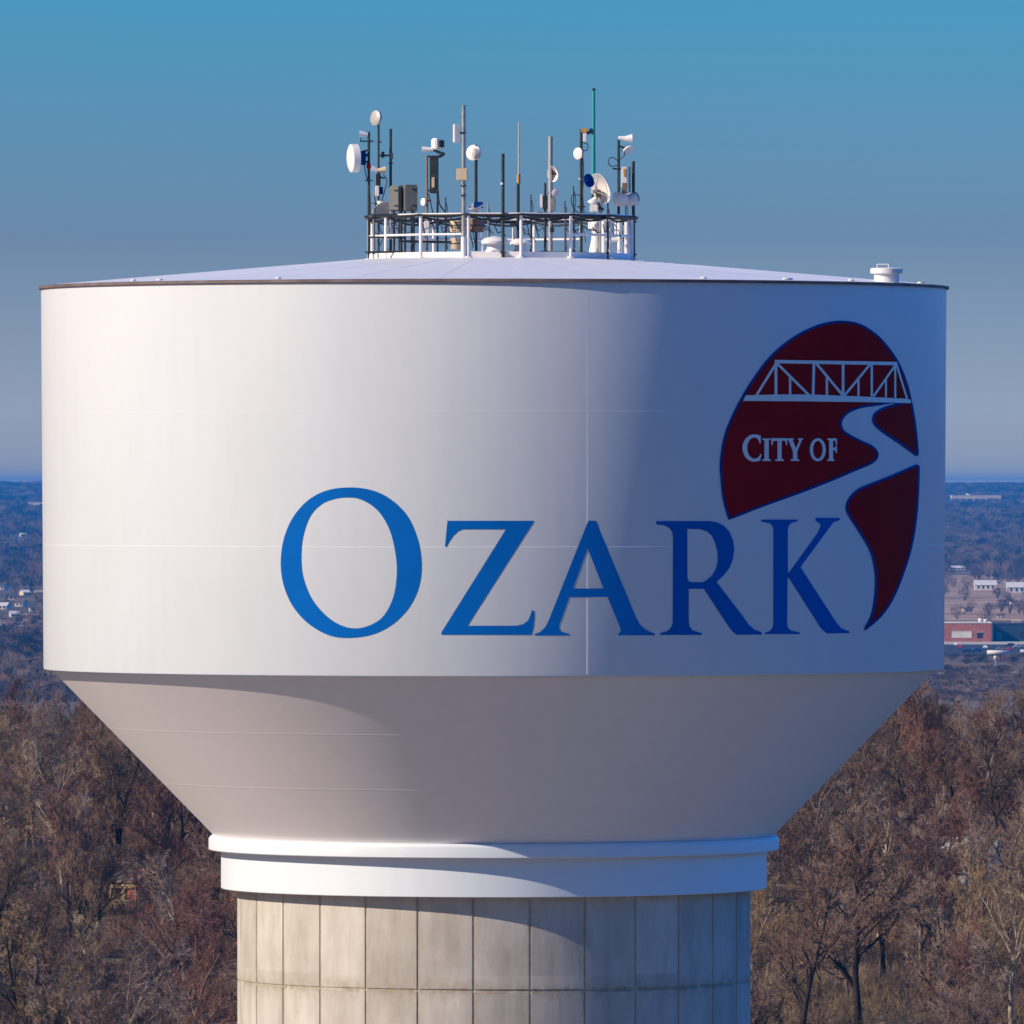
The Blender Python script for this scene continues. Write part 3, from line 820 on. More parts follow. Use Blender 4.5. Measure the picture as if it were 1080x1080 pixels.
# equipment drums
def drumbox(px, y0, y1, r, yd, m, label):
    k = (D + yd) / F
    e = empty('equipment_drum', W(px, y1, yd), 0, label, 'drum')
    mb = MB(); h = (y1 - y0) * k; R = r * k
    mb.lathe([(0.001, 0), (R * 0.97, 0), (R, 0.03), (R, h - 0.03), (R * 0.97, h), (0.001, h)], 28); mb.build('barrel', M[m], e, sharp=40)
    mb = MB(); mb.lathe([(R + 0.002, h * 0.48), (R + 0.016, h * 0.49), (R + 0.016, h * 0.54), (R + 0.002, h * 0.55)], 28); mb.build('hoop', M['dark'], e)
drumbox(482, 231, 245, 7.5, -0.9, 'beige', 'beige barrel shaped unit behind the tall pale pole, above the middle rail')
drumbox(481, 251, 263, 6, -1.2, 'beige', 'lower beige barrel shaped unit standing on the roof behind the tall pale pole')
drumbox(501, 231, 245, 9.5, -0.2, 'brown', 'dark brown barrel shaped unit under the domed dish')
# cable tray rails across the ring
tr = empty('cable_tray', W(500, 270, -1.5), 0, 'dark pipe rack with drooping black cables running across the antenna ring', 'cable rack')
def trput(mb, nm, m):
    o = mb.build(nm, m); o.data.transform(Matrix.Translation(-tr.location)); o.parent = tr
for (x0, y0, x1, y1, yd, r) in ((390, 227, 448, 226, -2.0, 1.0), (438, 226, 530, 228, -2.4, 1.1), (530, 229, 672, 231, -2.2, 1.1), (424, 254.5, 476, 255.5, -1.6, 1.3), (388, 250, 428, 251, -1.5, 0.9), (500, 226, 620, 225, 1.4, 0.7), (390, 266, 425, 265.5, -1.9, 1.1), (566, 266, 608, 266, -2.0, 1.0)):
    mb = MB(); mb.tube(W(x0, y0, yd), W(x1, y1, yd), r * D / F, n=8); trput(mb, 'rail', M['dark'])
pr = random.Random(3)
for i in range(60):
    x = pr.uniform(390, 664); yd = pr.uniform(-2.4, 1.5); w_ = pr.uniform(5, 20); y = pr.uniform(226, 240)
    P = [(x, y), (x + w_ * 0.3, y + pr.uniform(4, 9)), (x + w_ * 0.7, y + pr.uniform(3, 9)), (x + w_, y + pr.uniform(-2, 26))]
    mb = MB(); q = []
    for j in range(len(P) - 1):
        for t in (0, 0.33, 0.66): q.append(W(P[j][0] + (P[j + 1][0] - P[j][0]) * t, P[j][1] + (P[j + 1][1] - P[j][1]) * t, yd))
    q.append(W(P[-1][0], P[-1][1], yd)); mb.path(q, pr.uniform(0.35, 0.7) * D / F, 5); trput(mb, 'cable', M['black'])
# 7 - plain dark pole at the centre
a = Mast(530.5, 275, -RR + 0.02, 'plain thick dark pole standing alone at the centre of the ring')
a.pole(530.5, 162, 275, 1.75); a.box(527.5, 192.5, 530.5, 195, 'white', 'tag_plate', 0.1, -0.06); a.clamps(530.5, (230, 266), 3.4)
# 8 - whip
a = Mast(546, 262, -1.2, 'whip antenna with a pale upper rod, orange collar and black lower half', 'whip antenna', 'whip_antenna')
a.pole(546.5, 193, 252, 1.9, 'black', 'lower_rod', 1.6)
a.pole(547.2, 129, 184, 1.0, 'ltgrey', 'upper_rod', 0.7); a.pole(546.8, 183.5, 194, 1.7, 'ochre', 'collar'); a.pole(547.6, 184, 194, 1.2, 'dark', 'collar_clip')
a.box(538, 235, 552, 238, 'dark', 'base_plate', 0.4); a.bar((541, 240), (541, 254), 0.9, 'radome', 'strut'); a.bar((550, 238), (550, 252), 0.9, 'brown', 'strut')
# 9 - pale pole with round dish
a = Mast(580.5, 272, 0.6, 'pale pole right of centre with two round white dishes')
a.pole(580.3, 144, 272, 1.9, 'ltgrey'); a.pole(582, 144, 272, 0.8)
a.parab(586.5, 183, 8.2, (-0.66, -0.62, -0.12), 'radome', deep=0.62, feed=False); a.drum(586, 203.5, 4.3, (0.35, -0.9, 0), 'radome', depth=0.14)
a.bar((578, 204), (586, 204), 1.1, 'maroon'); a.bar((580.5, 183), (586, 183), 1.4); a.box(581, 208, 586, 222, 'galv', 'radio_unit', 0.16); a.box(580, 240, 584.5, 245, 'dark', 'clamp_block', 0.2)
# 10
a = Mast(575, 274, -1.0, 'short dark pole topped by a narrow white and black panel')
a.pole(575, 193, 274, 1.3); a.box(569.5, 205, 572.5, 219, 'radome', 'panel_antenna', 0.12); a.box(572.5, 206, 577.5, 221, 'dark', 'panel_back', 0.14)
a.bar((567, 225), (584, 226), 1.6); a.clamps(575, (265,), 4.0)
# 11
a = Mast(613, 274, -1.5, 'dark mast with an ochre box at its tip above a small white oval antenna')
a.pole(613, 136.5, 274, 1.6); a.box(613, 135.5, 619.5, 140, 'ochre', 'top_box', 0.18); a.box(615, 140, 618.6, 150, 'radome', 'radio_unit', 0.16); a.bar((619, 141), (623, 139), 1.6)
a.drum(609.5, 162, 6.3, (-0.62, -0.75, 0.0), 'radome', depth=0.08); a.bar((609.5, 162), (613, 162), 1.2)
a.parab(619.5, 191, 7.2, (0.62, -0.6, 0.2), 'navy', deep=0.4, feed=False); a.bar((610, 188.5), (619, 191), 1.3, 'white')
a.cable([(614, 150), (619.5, 152), (619.5, 158), (615, 158.5), (613.5, 155)], 0.5); a.cable([(612, 206), (604, 206), (602.5, 212), (606, 221), (613, 226)], 0.5); a.cable([(614, 160), (615.5, 180), (614.5, 205), (616, 226)], 0.6)
a.clamps(613, (226, 266, 218), 4.4)
# 12 - teal mast
a = Mast(626, 270, 0.9, 'tall tapering teal green fibreglass pole, highest of all on the roof', 'pole antenna', 'pole_antenna')
a.pole(626, 94, 270, 2.6, 'teal', 'pole', 1.7); a.box(624.6, 93.2, 628.2, 95.6, 'dark', 'end_cap', 0.1); a.box(621.6, 135.5, 624.6, 141, 'dark', 'radio_unit', 0.12)
# big dish
a = Mast(632, 272, -0.6, 'large white parabolic dish with a shaded hollow, right of the teal pole', 'dish antenna', 'dish_antenna')
a.parab(637.5, 197, 16.5, (-0.78, -0.52, -0.34), 'radome', deep=0.34); a.pole(633.5, 205, 272, 1.6, 'galv')
a.horn((631, 206), (624, 216), 1.2, 6.0, 'white', 'shroud'); a.bar((628, 214), (636, 222), 2.0, 'dark'); a.box(622, 216, 631, 224, 'radome', 'mount_block', 0.3); a.bar((622, 220), (634, 222), 1.0, 'brown')
a.box(628, 200, 634, 208, 'brown', 'radio_unit', 0.2)
# 13
a = Mast(652.5, 274, -0.3, 'dark mast near the right end with two white horns at its top')
a.pole(652.5, 147, 274, 1.5); a.horn((652, 146), (659, 146), 2.3, 2.6); a.horn((658, 146.5), (667, 146), 2.6, 4.6, 'radome'); a.parab(661.5, 157, 6.2, (0.5, -0.5, -0.75), 'radome', deep=0.4, feed=False); a.bar((652.5, 154), (661, 157), 1.2)
a.cable([(652, 170), (646, 166), (642, 168.5), (642, 173), (646, 175.5), (652, 174)], 0.5); a.cable([(655, 158), (659, 163), (654, 168)], 0.5); a.bar((646, 178), (656, 178), 0.9)
a.box(655.2, 176, 661.5, 198, 'radome', 'panel_antenna', 0.16, -0.1); a.box(657.5, 178, 660, 186, 'ochre', 'label_plate', 0.19, -0.12); a.box(656, 193, 661, 204, 'brown', 'radio_unit', 0.2, -0.12)
a.drum(648.5, 210, 7.6, (-1, -0.25, 0.0), 'radome', depth=0.2); a.drum(656, 211, 7.0, (0.1, -1, 0.0), 'radome', depth=0.2, dy=-0.15)
# 14
a = Mast(668, 276, -0.2, 'rightmost dark mast, bare at its top, with a white drum dish turned away behind it')
a.pole(668, 170, 276, 1.7); a.drum(671.5, 210, 7.4, (0.95, -0.3, 0.0), 'radome', depth=0.24); a.clamps(668, (234, 268.5), 3.8); a.bar((664, 176), (664, 204), 1.1, 'galv', 'conduit')
a.cable([(668, 202), (673, 206), (674, 212)], 0.6); a.box(664.3, 240, 667, 258, 'navy', 'junction_box', 0.2)

# small whip stubs and clamped conduits among the masts
for (px, y0, y1, yd, r, c, lb) in ((421, 205, 274, 1.2, 0.8, 'dark', 'thin dark rod behind the narrow grey cabinet'), (434, 218, 274, -1.6, 1.0, 'dark', 'short dark stub below the wide grey cabinet'), (470, 208, 274, 1.6, 0.7, 'dark', 'thin dark rod left of the tall pale pole'),
        (515, 214, 274, 1.9, 0.8, 'galv', 'thin grey rod between the centre pole and the twin dish pole'), (560, 205, 272, 2.2, 0.7, 'dark', 'thin dark rod right of the whip antenna'), (596, 212, 274, -2.6, 1.0, 'galv', 'grey stub pole left of the ochre tipped mast'),
        (605, 196, 272, 2.0, 0.7, 'dark', 'thin dark rod behind the ochre tipped mast'), (641, 214, 274, -2.2, 0.9, 'dark', 'short dark rod in front of the big white dish'), (660, 206, 275, 0.8, 0.8, 'dark', 'thin dark rod between the two rightmost masts'), (394, 200, 274, -1.2, 0.8, 'galv', 'thin grey conduit rod beside the leftmost mast')):
    a = Mast(px, y1, yd, lb, 'rod', 'antenna_rod', 'thin rods among the antenna masts')
    a.pole(px, y0, y1, r, c)
    a.box(px - 1.6, y1 - 46, px + 1.6, y1 - 43, 'dark', 'clamp', 0.12); a.box(px - 1.6, y1 - 9, px + 1.6, y1 - 6, 'dark', 'clamp', 0.12)
    a.cable([(px + 0.8, y0 + 6), (px + 2.2, y0 + 16), (px + 0.9, y0 + 30), (px + 1.5, y1 - 10)], 0.45)

# ------------------------------------------------------------------ bare winter trees
def bark_mat(name, col, var=0.35):
    return mat(name, col, 0.95, 0, var, 0.7, 0.1)
BARK = {
    'brown': bark_mat('bark_brown', (0.125, 0.092, 0.064)),
    'grey': bark_mat('bark_grey', (0.21, 0.158, 0.125)),
    'tan': bark_mat('bark_tan', (0.28, 0.2, 0.125)),
    'red': bark_mat('bark_red', (0.18, 0.105, 0.08)),
    'dark': bark_mat('bark_dark', (0.040, 0.030, 0.024)),
    'pale': bark_mat('bark_pale', (0.46, 0.39, 0.28)),
}
TWIG = {
    'brown': bark_mat('twigs_brown', (0.23, 0.146, 0.102)),
    'grey': bark_mat('twigs_grey', (0.275, 0.205, 0.158)),
    'tan': bark_mat('twigs_tan', (0.32, 0.228, 0.125)),
    'red': bark_mat('twigs_red', (0.225, 0.116, 0.084)),
    'dark': bark_mat('twigs_dark', (0.125, 0.086, 0.060)),
    'pale': bark_mat('twigs_pale', (0.42, 0.33, 0.22)),
    'rust': bark_mat('leaves_rust', (0.34, 0.085, 0.032)),
}

def rdir(v, ang, rg):
    """v turned by ang about a random perpendicular"""
    a = v.orthogonal().normalized(); t = rg.uniform(0, 2 * pi)
    a = Matrix.Rotation(t, 3, v) @ a
    return (v * cos(ang) + a * sin(ang)).normalized()

LV = [  # segments, sides, children, start t, child length factor, angle range, wander
    (9, 7, 13, 0.22, 0.50, (0.55, 1.0), 0.10),
    (6, 5, 8, 0.18, 0.50, (0.45, 0.95), 0.20),
    (4, 4, 9, 0.12, 0.52, (0.45, 1.0), 0.25),
    (3, 3, 7, 0.10, 0.62, (0.4, 1.0), 0.28),
    (2, 3, 0, 0, 0, (0, 0), 0.28),
]
def grow(limb, twig, p, d, length, r, lv, rg, up, tips, thick=1.0):
    ns, sides, nch, t0, cf, an, wd = LV[lv]
    mb = limb if lv <= 2 else twig
    pts = [p.copy()]; rs = [r]; dirs = [d.copy()]
    q = p.copy(); dd = d.copy()
    end = 0.18 if lv < 3 else 0.45
    for i in range(ns):
        dd = rdir(dd, rg.gauss(0, wd), rg)
        dd = (dd + Vector((0, 0, up * (0.35 if lv else 0.1)))).normalized()
        q = q + dd * (length / ns)
        pts.append(q.copy()); rs.append(r * (1 - (1 - end) * (i + 1) / ns)); dirs.append(dd.copy())
    # tube along the points
    rings = []
    ref = dirs[0].orthogonal().normalized()
    vs = []
    for i, c in enumerate(pts):
        ref = (ref - dirs[i] * ref.dot(dirs[i])).normalized(); b = dirs[i].cross(ref)
        for k in range(sides):
            t = 2 * pi * k / sides
            vs.append(c + (ref * cos(t) + b * sin(t)) * rs[i])
    fs = [(i * sides + k, i * sides + (k + 1) % sides, (i + 1) * sides + (k + 1) % sides, (i + 1) * sides + k) for i in range(ns) for k in range(sides)]
    mb.add(vs, fs, sides > 3)
    if lv >= 3: tips.append(pts[-1])
    if nch == 0: return
    for j in range(nch):
        t = t0 + (1 - t0) * (j + rg.uniform(0.2, 1.0)) / nch
        t = min(t, 0.99); f = t * ns; i = int(f); u = f - i
        c = pts[i].lerp(pts[i + 1], u); rr = rs[i] * (1 - u) + rs[i + 1] * u
        nd = rdir(dirs[i + 1], rg.uniform(*an), rg)
        L_ = length * cf * (1.0 - 0.55 * t if lv == 0 else 1 - 0.4 * t) * rg.uniform(0.7, 1.25)
        grow(limb, twig, c, nd, L_, max(min(rr * 0.62, r * 0.6), (0.036, 0.026, 0.018, 0.0125)[lv] * thick), lv + 1, rg, up, tips, thick)

def tree_mesh(seed, H, trunk_r, up, thick=1.0, leaves=0):
    rg = random.Random(seed)
    limb, twig, tips = MB(), MB(), []
    grow(limb, twig, Vector((0, 0, -0.4)), Vector((rg.uniform(-.06, .06), rg.uniform(-.06, .06), 1)).normalized(), H * 0.86, trunk_r, 0, rg, up, tips, thick)
    if leaves:
        for p in tips:
            for _ in range(leaves):
                c = p + Vector((rg.gauss(0, .28), rg.gauss(0, .28), rg.gauss(0, .25)))
                a = Vector((rg.gauss(0, 1), rg.gauss(0, 1), rg.gauss(0, 1))).normalized() * rg.uniform(.06, .12)
                b = a.orthogonal().normalized() * a.length * 0.7
                twig.add([c - a, c - b, c + a, c + b], [(0, 1, 2, 3)])
    return limb, twig

class TreeProto:
    def __init__(s, seed, H, tr, up, thick=1.0, leaves=0):
        s.H = H; s.limb, s.twig = tree_mesh(seed, H, tr, up, thick, leaves)
        s.mesh = {}
    def meshes(s, bk, tk):
        key = (bk, tk)
        if key not in s.mesh:
            if s.mesh:
                a, b = next(iter(s.mesh.values())); a = a.copy(); b = b.copy()
                a.materials[0] = BARK[bk]; b.materials[0] = TWIG[tk]
            else:
                o1 = s.limb.build('trunk', BARK[bk]); o2 = s.twig.build('crown', TWIG[tk])
                a, b = o1.data, o2.data
                bpy.data.objects.remove(o1); bpy.data.objects.remove(o2)
            s.mesh[key] = (a, b)
        return s.mesh[key]

PROTO = [TreeProto(1, 14.0, 0.24, 0.30), TreeProto(2, 13.0, 0.20, 0.42), TreeProto(3, 12.0, 0.22, 0.18), TreeProto(4, 14.5, 0.26, 0.24), TreeProto(5, 11.0, 0.17, 0.36), TreeProto(6, 13.5, 0.21, 0.50)]
RUSTP = TreeProto(9, 11.0, 0.22, 0.24, 1.0, 2)
BIGP = TreeProto(21, 15.5, 0.34, 0.20, 1.35)
SNAG = TreeProto(33, 9.0, 0.13, 0.6, 0.8)

def plant(proto, bk, tk, x, y, sc, rz, label, group=None, nm='bare_tree', z=None):
    e = empty(nm, (x, y, (ground(x, y) if z is None else z) - 0.05), rz, label, 'tree', group)
    e.scale = (sc, sc, sc * rnd.uniform(0.92, 1.08))
    a, b = proto.meshes(bk, tk)
    o1 = bpy.data.objects.new('trunk', a); o2 = bpy.data.objects.new('crown', b)
    for o in (o1, o2):
        COL.objects.link(o); o.parent = e
    return e

def wx(px, d): return XC + (px - 540.0) * d / F
def pxof(x, y): return 540 + (x - XC) * F / (y + D)
def pyof(y, z): return HOR + (EYE - z) * F / (y + D)

placed = []
def free(x, y, r):
    for a, b, q in placed:
        if (a - x) ** 2 + (b - y) ** 2 < ((q + r) * 0.5) ** 2: return False
    return True

# sight lines kept open: (px0, px1, d0, d1)
OPEN = [(124, 164, 838, 913), (988, 1046, 893, 934), (838, 985, 785, 843), (1050, 1090, 785, 838)]
def blocked(x, y, half=14):
    d = y + D; p = pxof(x, y)
    return any(a - half < p < b + half and d0 < d < d1 for a, b, d0, d1 in OPEN)

# the trees one can single out in the photograph
def special(px, d, proto, bk, tk, sc, rz, label, nm='bare_tree'):
    x = wx(px, d); y = d - D
    placed.append((x, y, 9.0))
    plant(proto, bk, tk, x, y, sc, rz, label, None, nm)
special(905, 846, BIGP, 'dark', 'brown', 1.02, 0.4, 'large dark limbed bare tree in the right foreground, with spreading black branches')
special(842, 834, PROTO[3], 'dark', 'brown', 1.05, 2.0, 'dark trunked bare tree just right of the concrete column')
special(1068, 841, PROTO[0], 'pale', 'tan', 1.05, 1.1, 'bare tree with pale tan limbs at the right edge of the foreground')
special(1012, 858, PROTO[1], 'tan', 'tan', 0.95, 0.1, 'yellowish tan bare tree between the dark limbed tree and the pale one')
special(1045, 1022, RUSTP, 'dark', 'rust', 0.92, 0.0, 'rust red oak still holding its leaves on the crest of the right hillside', 'rust_oak')
special(32, 1018, RUSTP, 'dark', 'rust', 0.62, 1.5, 'small rust red oak on the crest of the left hillside by the tank', 'rust_oak')
special(90, 868, SNAG, 'pale', 'pale', 0.85, 0.6, 'slim pale barked tree standing out on the left hillside', 'pale_tree')
special(22, 838, PROTO[2], 'dark', 'tan', 1.1, 2.6, 'broad tan crowned bare tree at the left edge of the foreground')
special(205, 846, PROTO[4], 'red', 'red', 1.2, 0.9, 'reddish brown bare tree beside the left flank of the concrete column')
special(262, 905, PROTO[5], 'dark', 'grey', 0.9, 0.2, 'upright bare tree just outside the sloping underside of the tank')

CLS = [('brown', 'brown'), ('grey', 'grey'), ('tan', 'tan'), ('red', 'red'), ('dark', 'dark')]
ADJ = {'brown': 'brown', 'grey': 'grey twigged', 'tan': 'tan twigged', 'red': 'reddish', 'dark': 'dark'}
def zone(d):
    return 'low on' if d < 815 else 'halfway up' if d < 905 else 'near the crest of'
fr = random.Random(5)
forest_pts = []
count = len(placed)
tries = []
d = 690.0
while d < 1075:
    half = 105 + 0.02 * d
    x = -half
    while x < half:
        tries.append((x + fr.uniform(-2.4, 2.4), d - D + fr.uniform(-2.4, 2.4)))
        x += 4.3
    d += 4.5
tries.sort(key=lambda t: (round(t[1] / 25.0), (t[0] * 7.3) % 1.0))
for x, y in tries:
    d = y + D
    p = pxof(x, y)
    if blocked(x, y): continue
    r = fr.uniform(4.4, 6.4)
    if not free(x, y, r): continue
    placed.append((x, y, r))
    k = 0.5 + 0.5 * wob(x, y, 26.0) + fr.gauss(0, 0.42)
    ci = 4 if k < 0.05 else 0 if k < 0.40 else 3 if k < 0.62 else 1 if k < 1.15 else 2
    sc = fr.uniform(0.72, 1.12) * (0.86 if d > 985 else 1.0)
    pi_ = fr.randrange(6)
    rz = fr.uniform(0, 2 * pi)
    vis = (-45 < p < 285 or 775 < p < 1125) and d > 776
    if vis and count < 296:
        bk, tk = CLS[ci]
        if fr.random() < 0.12: bk = 'pale' if fr.random() < 0.3 else 'dark'
        side = 'left' if p < 540 else 'right'
        plant(PROTO[pi_], bk, tk, x, y, sc, rz, 'bare %s winter tree %s the wooded hillside, %s of the tower' % (ADJ[tk], zone(d), side),
              'bare %s trees %s the %s hillside' % (ADJ[tk], zone(d), side))
        count += 1
    else:
        forest_pts.append((x, y, ground(x, y) - 0.05, sc, rz, ci, pi_))
print('trees', count, 'stuff', len(forest_pts))

# ------------------------------------------------------------------ masses nobody could count: scattered with geometry nodes
def scatter(name, pts, sources, label, cat):
    """pts: (x,y,z,scale,rot,k); sources[k]: list of objects instanced together on the points of class k"""
    me = bpy.data.meshes.new(name)
    me.from_pydata([p[:3] for p in pts], [], [])
    for nm, i, ty in (('sc', 3, 'FLOAT'), ('sz', 6, 'FLOAT'), ('rz', 4, 'FLOAT'), ('kk', 5, 'INT')):
        at = me.attributes.new(nm, ty, 'POINT'); at.data.foreach_set('value', [(p[i] if i < len(p) else p[3]) for p in pts])
    o = bpy.data.objects.new(name, me); COL.objects.link(o)
    tag(o, label, cat, kind='stuff')
    ng = bpy.data.node_groups.new(name, 'GeometryNodeTree')
    ng.interface.new_socket('Geometry', in_out='INPUT', socket_type='NodeSocketGeometry')
    ng.interface.new_socket('Geometry', in_out='OUTPUT', socket_type='NodeSocketGeometry')
    N, L = ng.nodes, ng.links
    gi = N.new('NodeGroupInput'); go = N.new('NodeGroupOutput')
    jn = N.new('GeometryNodeJoinGeometry')
    mp = N.new('GeometryNodeMeshToPoints'); L.new(gi.outputs[0], mp.inputs['Mesh'])
    def attr(nm, ty):
        n = N.new('GeometryNodeInputNamedAttribute'); n.data_type = ty; n.inputs['Name'].default_value = nm; return n.outputs['Attribute']
    sx, rz, kk, sz = attr('sc', 'FLOAT'), attr('rz', 'FLOAT'), attr('kk', 'INT'), attr('sz', 'FLOAT')
    cs = N.new('ShaderNodeCombineXYZ'); L.new(sx, cs.inputs['X']); L.new(sx, cs.inputs['Y']); L.new(sz, cs.inputs['Z']); sc = cs.outputs[0]
    cx = N.new('ShaderNodeCombineXYZ'); L.new(rz, cx.inputs['Z'])
    er = N.new('FunctionNodeEulerToRotation'); L.new(cx.outputs[0], er.inputs[0])
    for k, srcs in enumerate(sources):
        cp = N.new('FunctionNodeCompare'); cp.data_type = 'INT'; cp.operation = 'EQUAL'
        ia = [s_ for s_ in cp.inputs if s_.type == 'INT']
        L.new(kk, ia[0]); ia[1].default_value = k
        for s_ in srcs:
            oi = N.new('GeometryNodeObjectInfo'); oi.transform_space = 'ORIGINAL'; oi.inputs['Object'].default_value = s_; oi.inputs['As Instance'].default_value = True
            ip = N.new('GeometryNodeInstanceOnPoints')
            L.new(mp.outputs['Points'], ip.inputs['Points']); L.new(cp.outputs['Result'], ip.inputs['Selection'])
            L.new(oi.outputs['Geometry'], ip.inputs['Instance']); L.new(er.outputs[0], ip.inputs['Rotation']); L.new(sc, ip.inputs['Scale'])
            L.new(ip.outputs['Instances'], jn.inputs[0])
    L.new(jn.outputs[0], go.inputs[0])
    md = o.modifiers.new('scatter', 'NODES'); md.node_group = ng
    return o

def loose(name, me):
    return bpy.data.objects.new(name, me)           # a source for the scatter, not itself in the scene
srcs = []; idx = {}
for ci in range(5):
    for pi_ in range(6):
        a, b = PROTO[pi_].meshes(*CLS[ci])
        idx[(ci, pi_)] = len(srcs); srcs.append([loose('trunk', a), loose('crown', b)])
scatter('forest', [(x, y, z, sc, rz, idx[(ci, pi_)]) for x, y, z, sc, rz, ci, pi_ in forest_pts], srcs, 'dense bare winter woodland running on behind the tower and past the frame', 'forest')

# undergrowth: low twiggy brush over the hillside
def brush_mesh(seed, tk):
    rg = random.Random(seed); mb = MB()
    for i in range(70):
        p = Vector((rg.gauss(0, .7), rg.gauss(0, .7), -0.1)); d_ = Vector((rg.gauss(0, .5), rg.gauss(0, .5), 1)).normalized()
        q = p + d_ * rg.uniform(.6, 1.9); mb.tube(p, q, 0.013, 0.006, n=3, caps=False)
        for j in range(5):
            c = p.lerp(q, rg.uniform(.3, 1)); mb.tube(c, c + rdir(d_, rg.uniform(.4, 1.1), rg) * rg.uniform(.25, .7), 0.008, 0.004, n=3, caps=False)
    o = mb.build('brush', TWIG[tk]); me = o.data; bpy.data.objects.remove(o); return me
bs = [[loose('brush', brush_mesh(i, t))] for i, t in enumerate(('brown', 'red', 'tan', 'grey'))]
bp_ = []
for i in range(11500):
    d = 640 + 430 * fr.random(); x = fr.uniform(-1, 1) * (100 + 0.02 * d); y = d - D
    k = wob(x, y, 26.0) + fr.gauss(0, .5)
    bp_.append((x, y, ground(x, y), fr.uniform(.6, 1.5), fr.uniform(0, 6.28), 1 if k < -.4 else 0 if k < .3 else 3 if k < .7 else 2))
scatter('undergrowth', bp_, bs, 'tangled brown winter brush covering the floor of the woods', 'undergrowth')
# ------------------------------------------------------------------ the plain beyond the hill: woods, fields, town
def d_at(px, py, lo=1500.0):
    """distance at which the ground is seen at photo row PY"""
    d = lo; prev = None
    while d < 27000:
        x = wx(px, d); g = HOR + (EYE - ground(x, d - D)) * F / d
        if g <= py: return d
        d += 12.0
    return 22000.0
def on_ground(px, py):
    d = d_at(px, py); x = wx(px, d); y = d - D
    return x, y, ground(x, y), d / F

def sheet(name, quad, m, label, cat, dz=0.12):
    """a strip of ground between photo corners, laid just above the terrain"""
    P = []
    n = 10
    (a, b, c, d_) = [on_ground(*q)[:2] for q in quad]
    for i in range(n + 1):
        for j in range(n + 1):
            u, v = i / n, j / n
            x = (a[0] * (1 - u) + b[0] * u) * (1 - v) + (d_[0] * (1 - u) + c[0] * u) * v
            y = (a[1] * (1 - u) + b[1] * u) * (1 - v) + (d_[1] * (1 - u) + c[1] * u) * v
            P.append((x, y, ground(x, y) + dz))
    fs = [(i * (n + 1) + j, (i + 1) * (n + 1) + j, (i + 1) * (n + 1) + j + 1, i * (n + 1) + j + 1) for i in range(n) for j in range(n)]
    mb = MB(); mb.add(P, fs)
    return tag(mb.build(name, m), label, cat, kind='structure')

CLEAR = []
def keep_clear(px, wpx, d): CLEAR.append((px - wpx / 2 - 1, px + wpx / 2 + 1, d * 0.85, d + 25))

G_FIELD = mat('dry_field', (0.40, 0.265, 0.165), 1.0, 0, 0.45, 0.02, 0.1, detail=10)
G_FIELD2 = mat('pink_field', (0.30, 0.20, 0.165), 1.0, 0, 0.3, 0.02, 0.1, detail=10)
G_ASPH = mat('asphalt', (0.050, 0.050, 0.055), 0.9, 0, 0.25, 0.1, 0.2)
G_CONC = mat('pale_concrete', (0.50, 0.44, 0.36), 0.9, 0, 0.15, 0.1, 0.2)
G_ROAD = mat('pale_road', (0.40, 0.37, 0.35), 0.9, 0, 0.15, 0.1, 0.2)
sheet('field', [(900, 655), (1180, 655), (1180, 601), (900, 603)], G_FIELD, 'dry tan winter field behind the brick store', 'field')
sheet('field', [(-60, 585), (150, 584), (150, 579), (-60, 580)], G_FIELD2, 'narrow pinkish field between two dark woods on the left', 'field')
sheet('field', [(-60, 668), (14, 667), (14, 656), (-60, 657)], G_FIELD2, 'small pinkish field at the left edge', 'field')
sheet('field', [(14, 652), (150, 651), (150, 646), (14, 647)], G_FIELD, 'tan field behind the small houses on the left', 'field')
sheet('parking_lot', [(900, 691.5), (1190, 691.5), (1190, 680.2), (900, 680.2)], G_ASPH, 'dark asphalt parking lot before the brick store', 'parking lot')
sheet('pavement', [(900, 680), (1190, 680), (1190, 676.6), (900, 676.6)], G_CONC, 'pale concrete apron along the front of the stores', 'pavement')
sheet('road', [(880, 712.6), (1190, 709.5), (1190, 708.2), (880, 711)], G_ROAD, 'pale road crossing behind the crest of the right hillside', 'road')
sheet('road', [(-70, 661.5), (130, 661), (130, 659.9), (-70, 660.4)], G_ROAD, 'pale road past the dark tree belt on the left', 'road')
sheet('road', [(900, 603), (1180, 601), (1180, 599.6), (900, 601.4)], G_ROAD, 'pale farm road along the far edge of the dry field', 'road')

B_ = {
    'brick': mat('red_brick', (0.40, 0.135, 0.09), 0.9, 0, 0.2, 0.6),
    'cream': mat('cream_wall', (0.78, 0.60, 0.40), 0.8, 0, 0.1, 0.3),
    'white': mat('white_siding', (0.72, 0.68, 0.63), 0.7, 0, 0.08, 0.5),
    'navy': mat('dark_blue_wall', (0.018, 0.040, 0.085), 0.7, 0, 0.2, 0.3),
    'teal': mat('teal_panel', (0.02, 0.20, 0.30), 0.6, 0, 0.1, 0.3),
    'orange': mat('tan_orange_wall', (0.62, 0.36, 0.17), 0.7, 0, 0.1, 0.3),
    'yellow': mat('yellow_siding', (0.56, 0.42, 0.20), 0.8, 0, 0.15, 0.8),
    'glass': mat('dark_window', (0.02, 0.03, 0.045), 0.12, 0, 0.1, 1.0),
    'roofw': mat('white_roof', (0.70, 0.67, 0.63), 0.7, 0, 0.1, 0.3),
    'roofd': mat('dark_shingle', (0.075, 0.068, 0.066), 0.9, 0, 0.25, 0.8),
    'roofg': mat('grey_roof', (0.40, 0.38, 0.35), 0.8, 0, 0.2, 0.5),
    'roofb': mat('brown_shingle', (0.14, 0.095, 0.07), 0.9, 0, 0.25, 0.8),
}
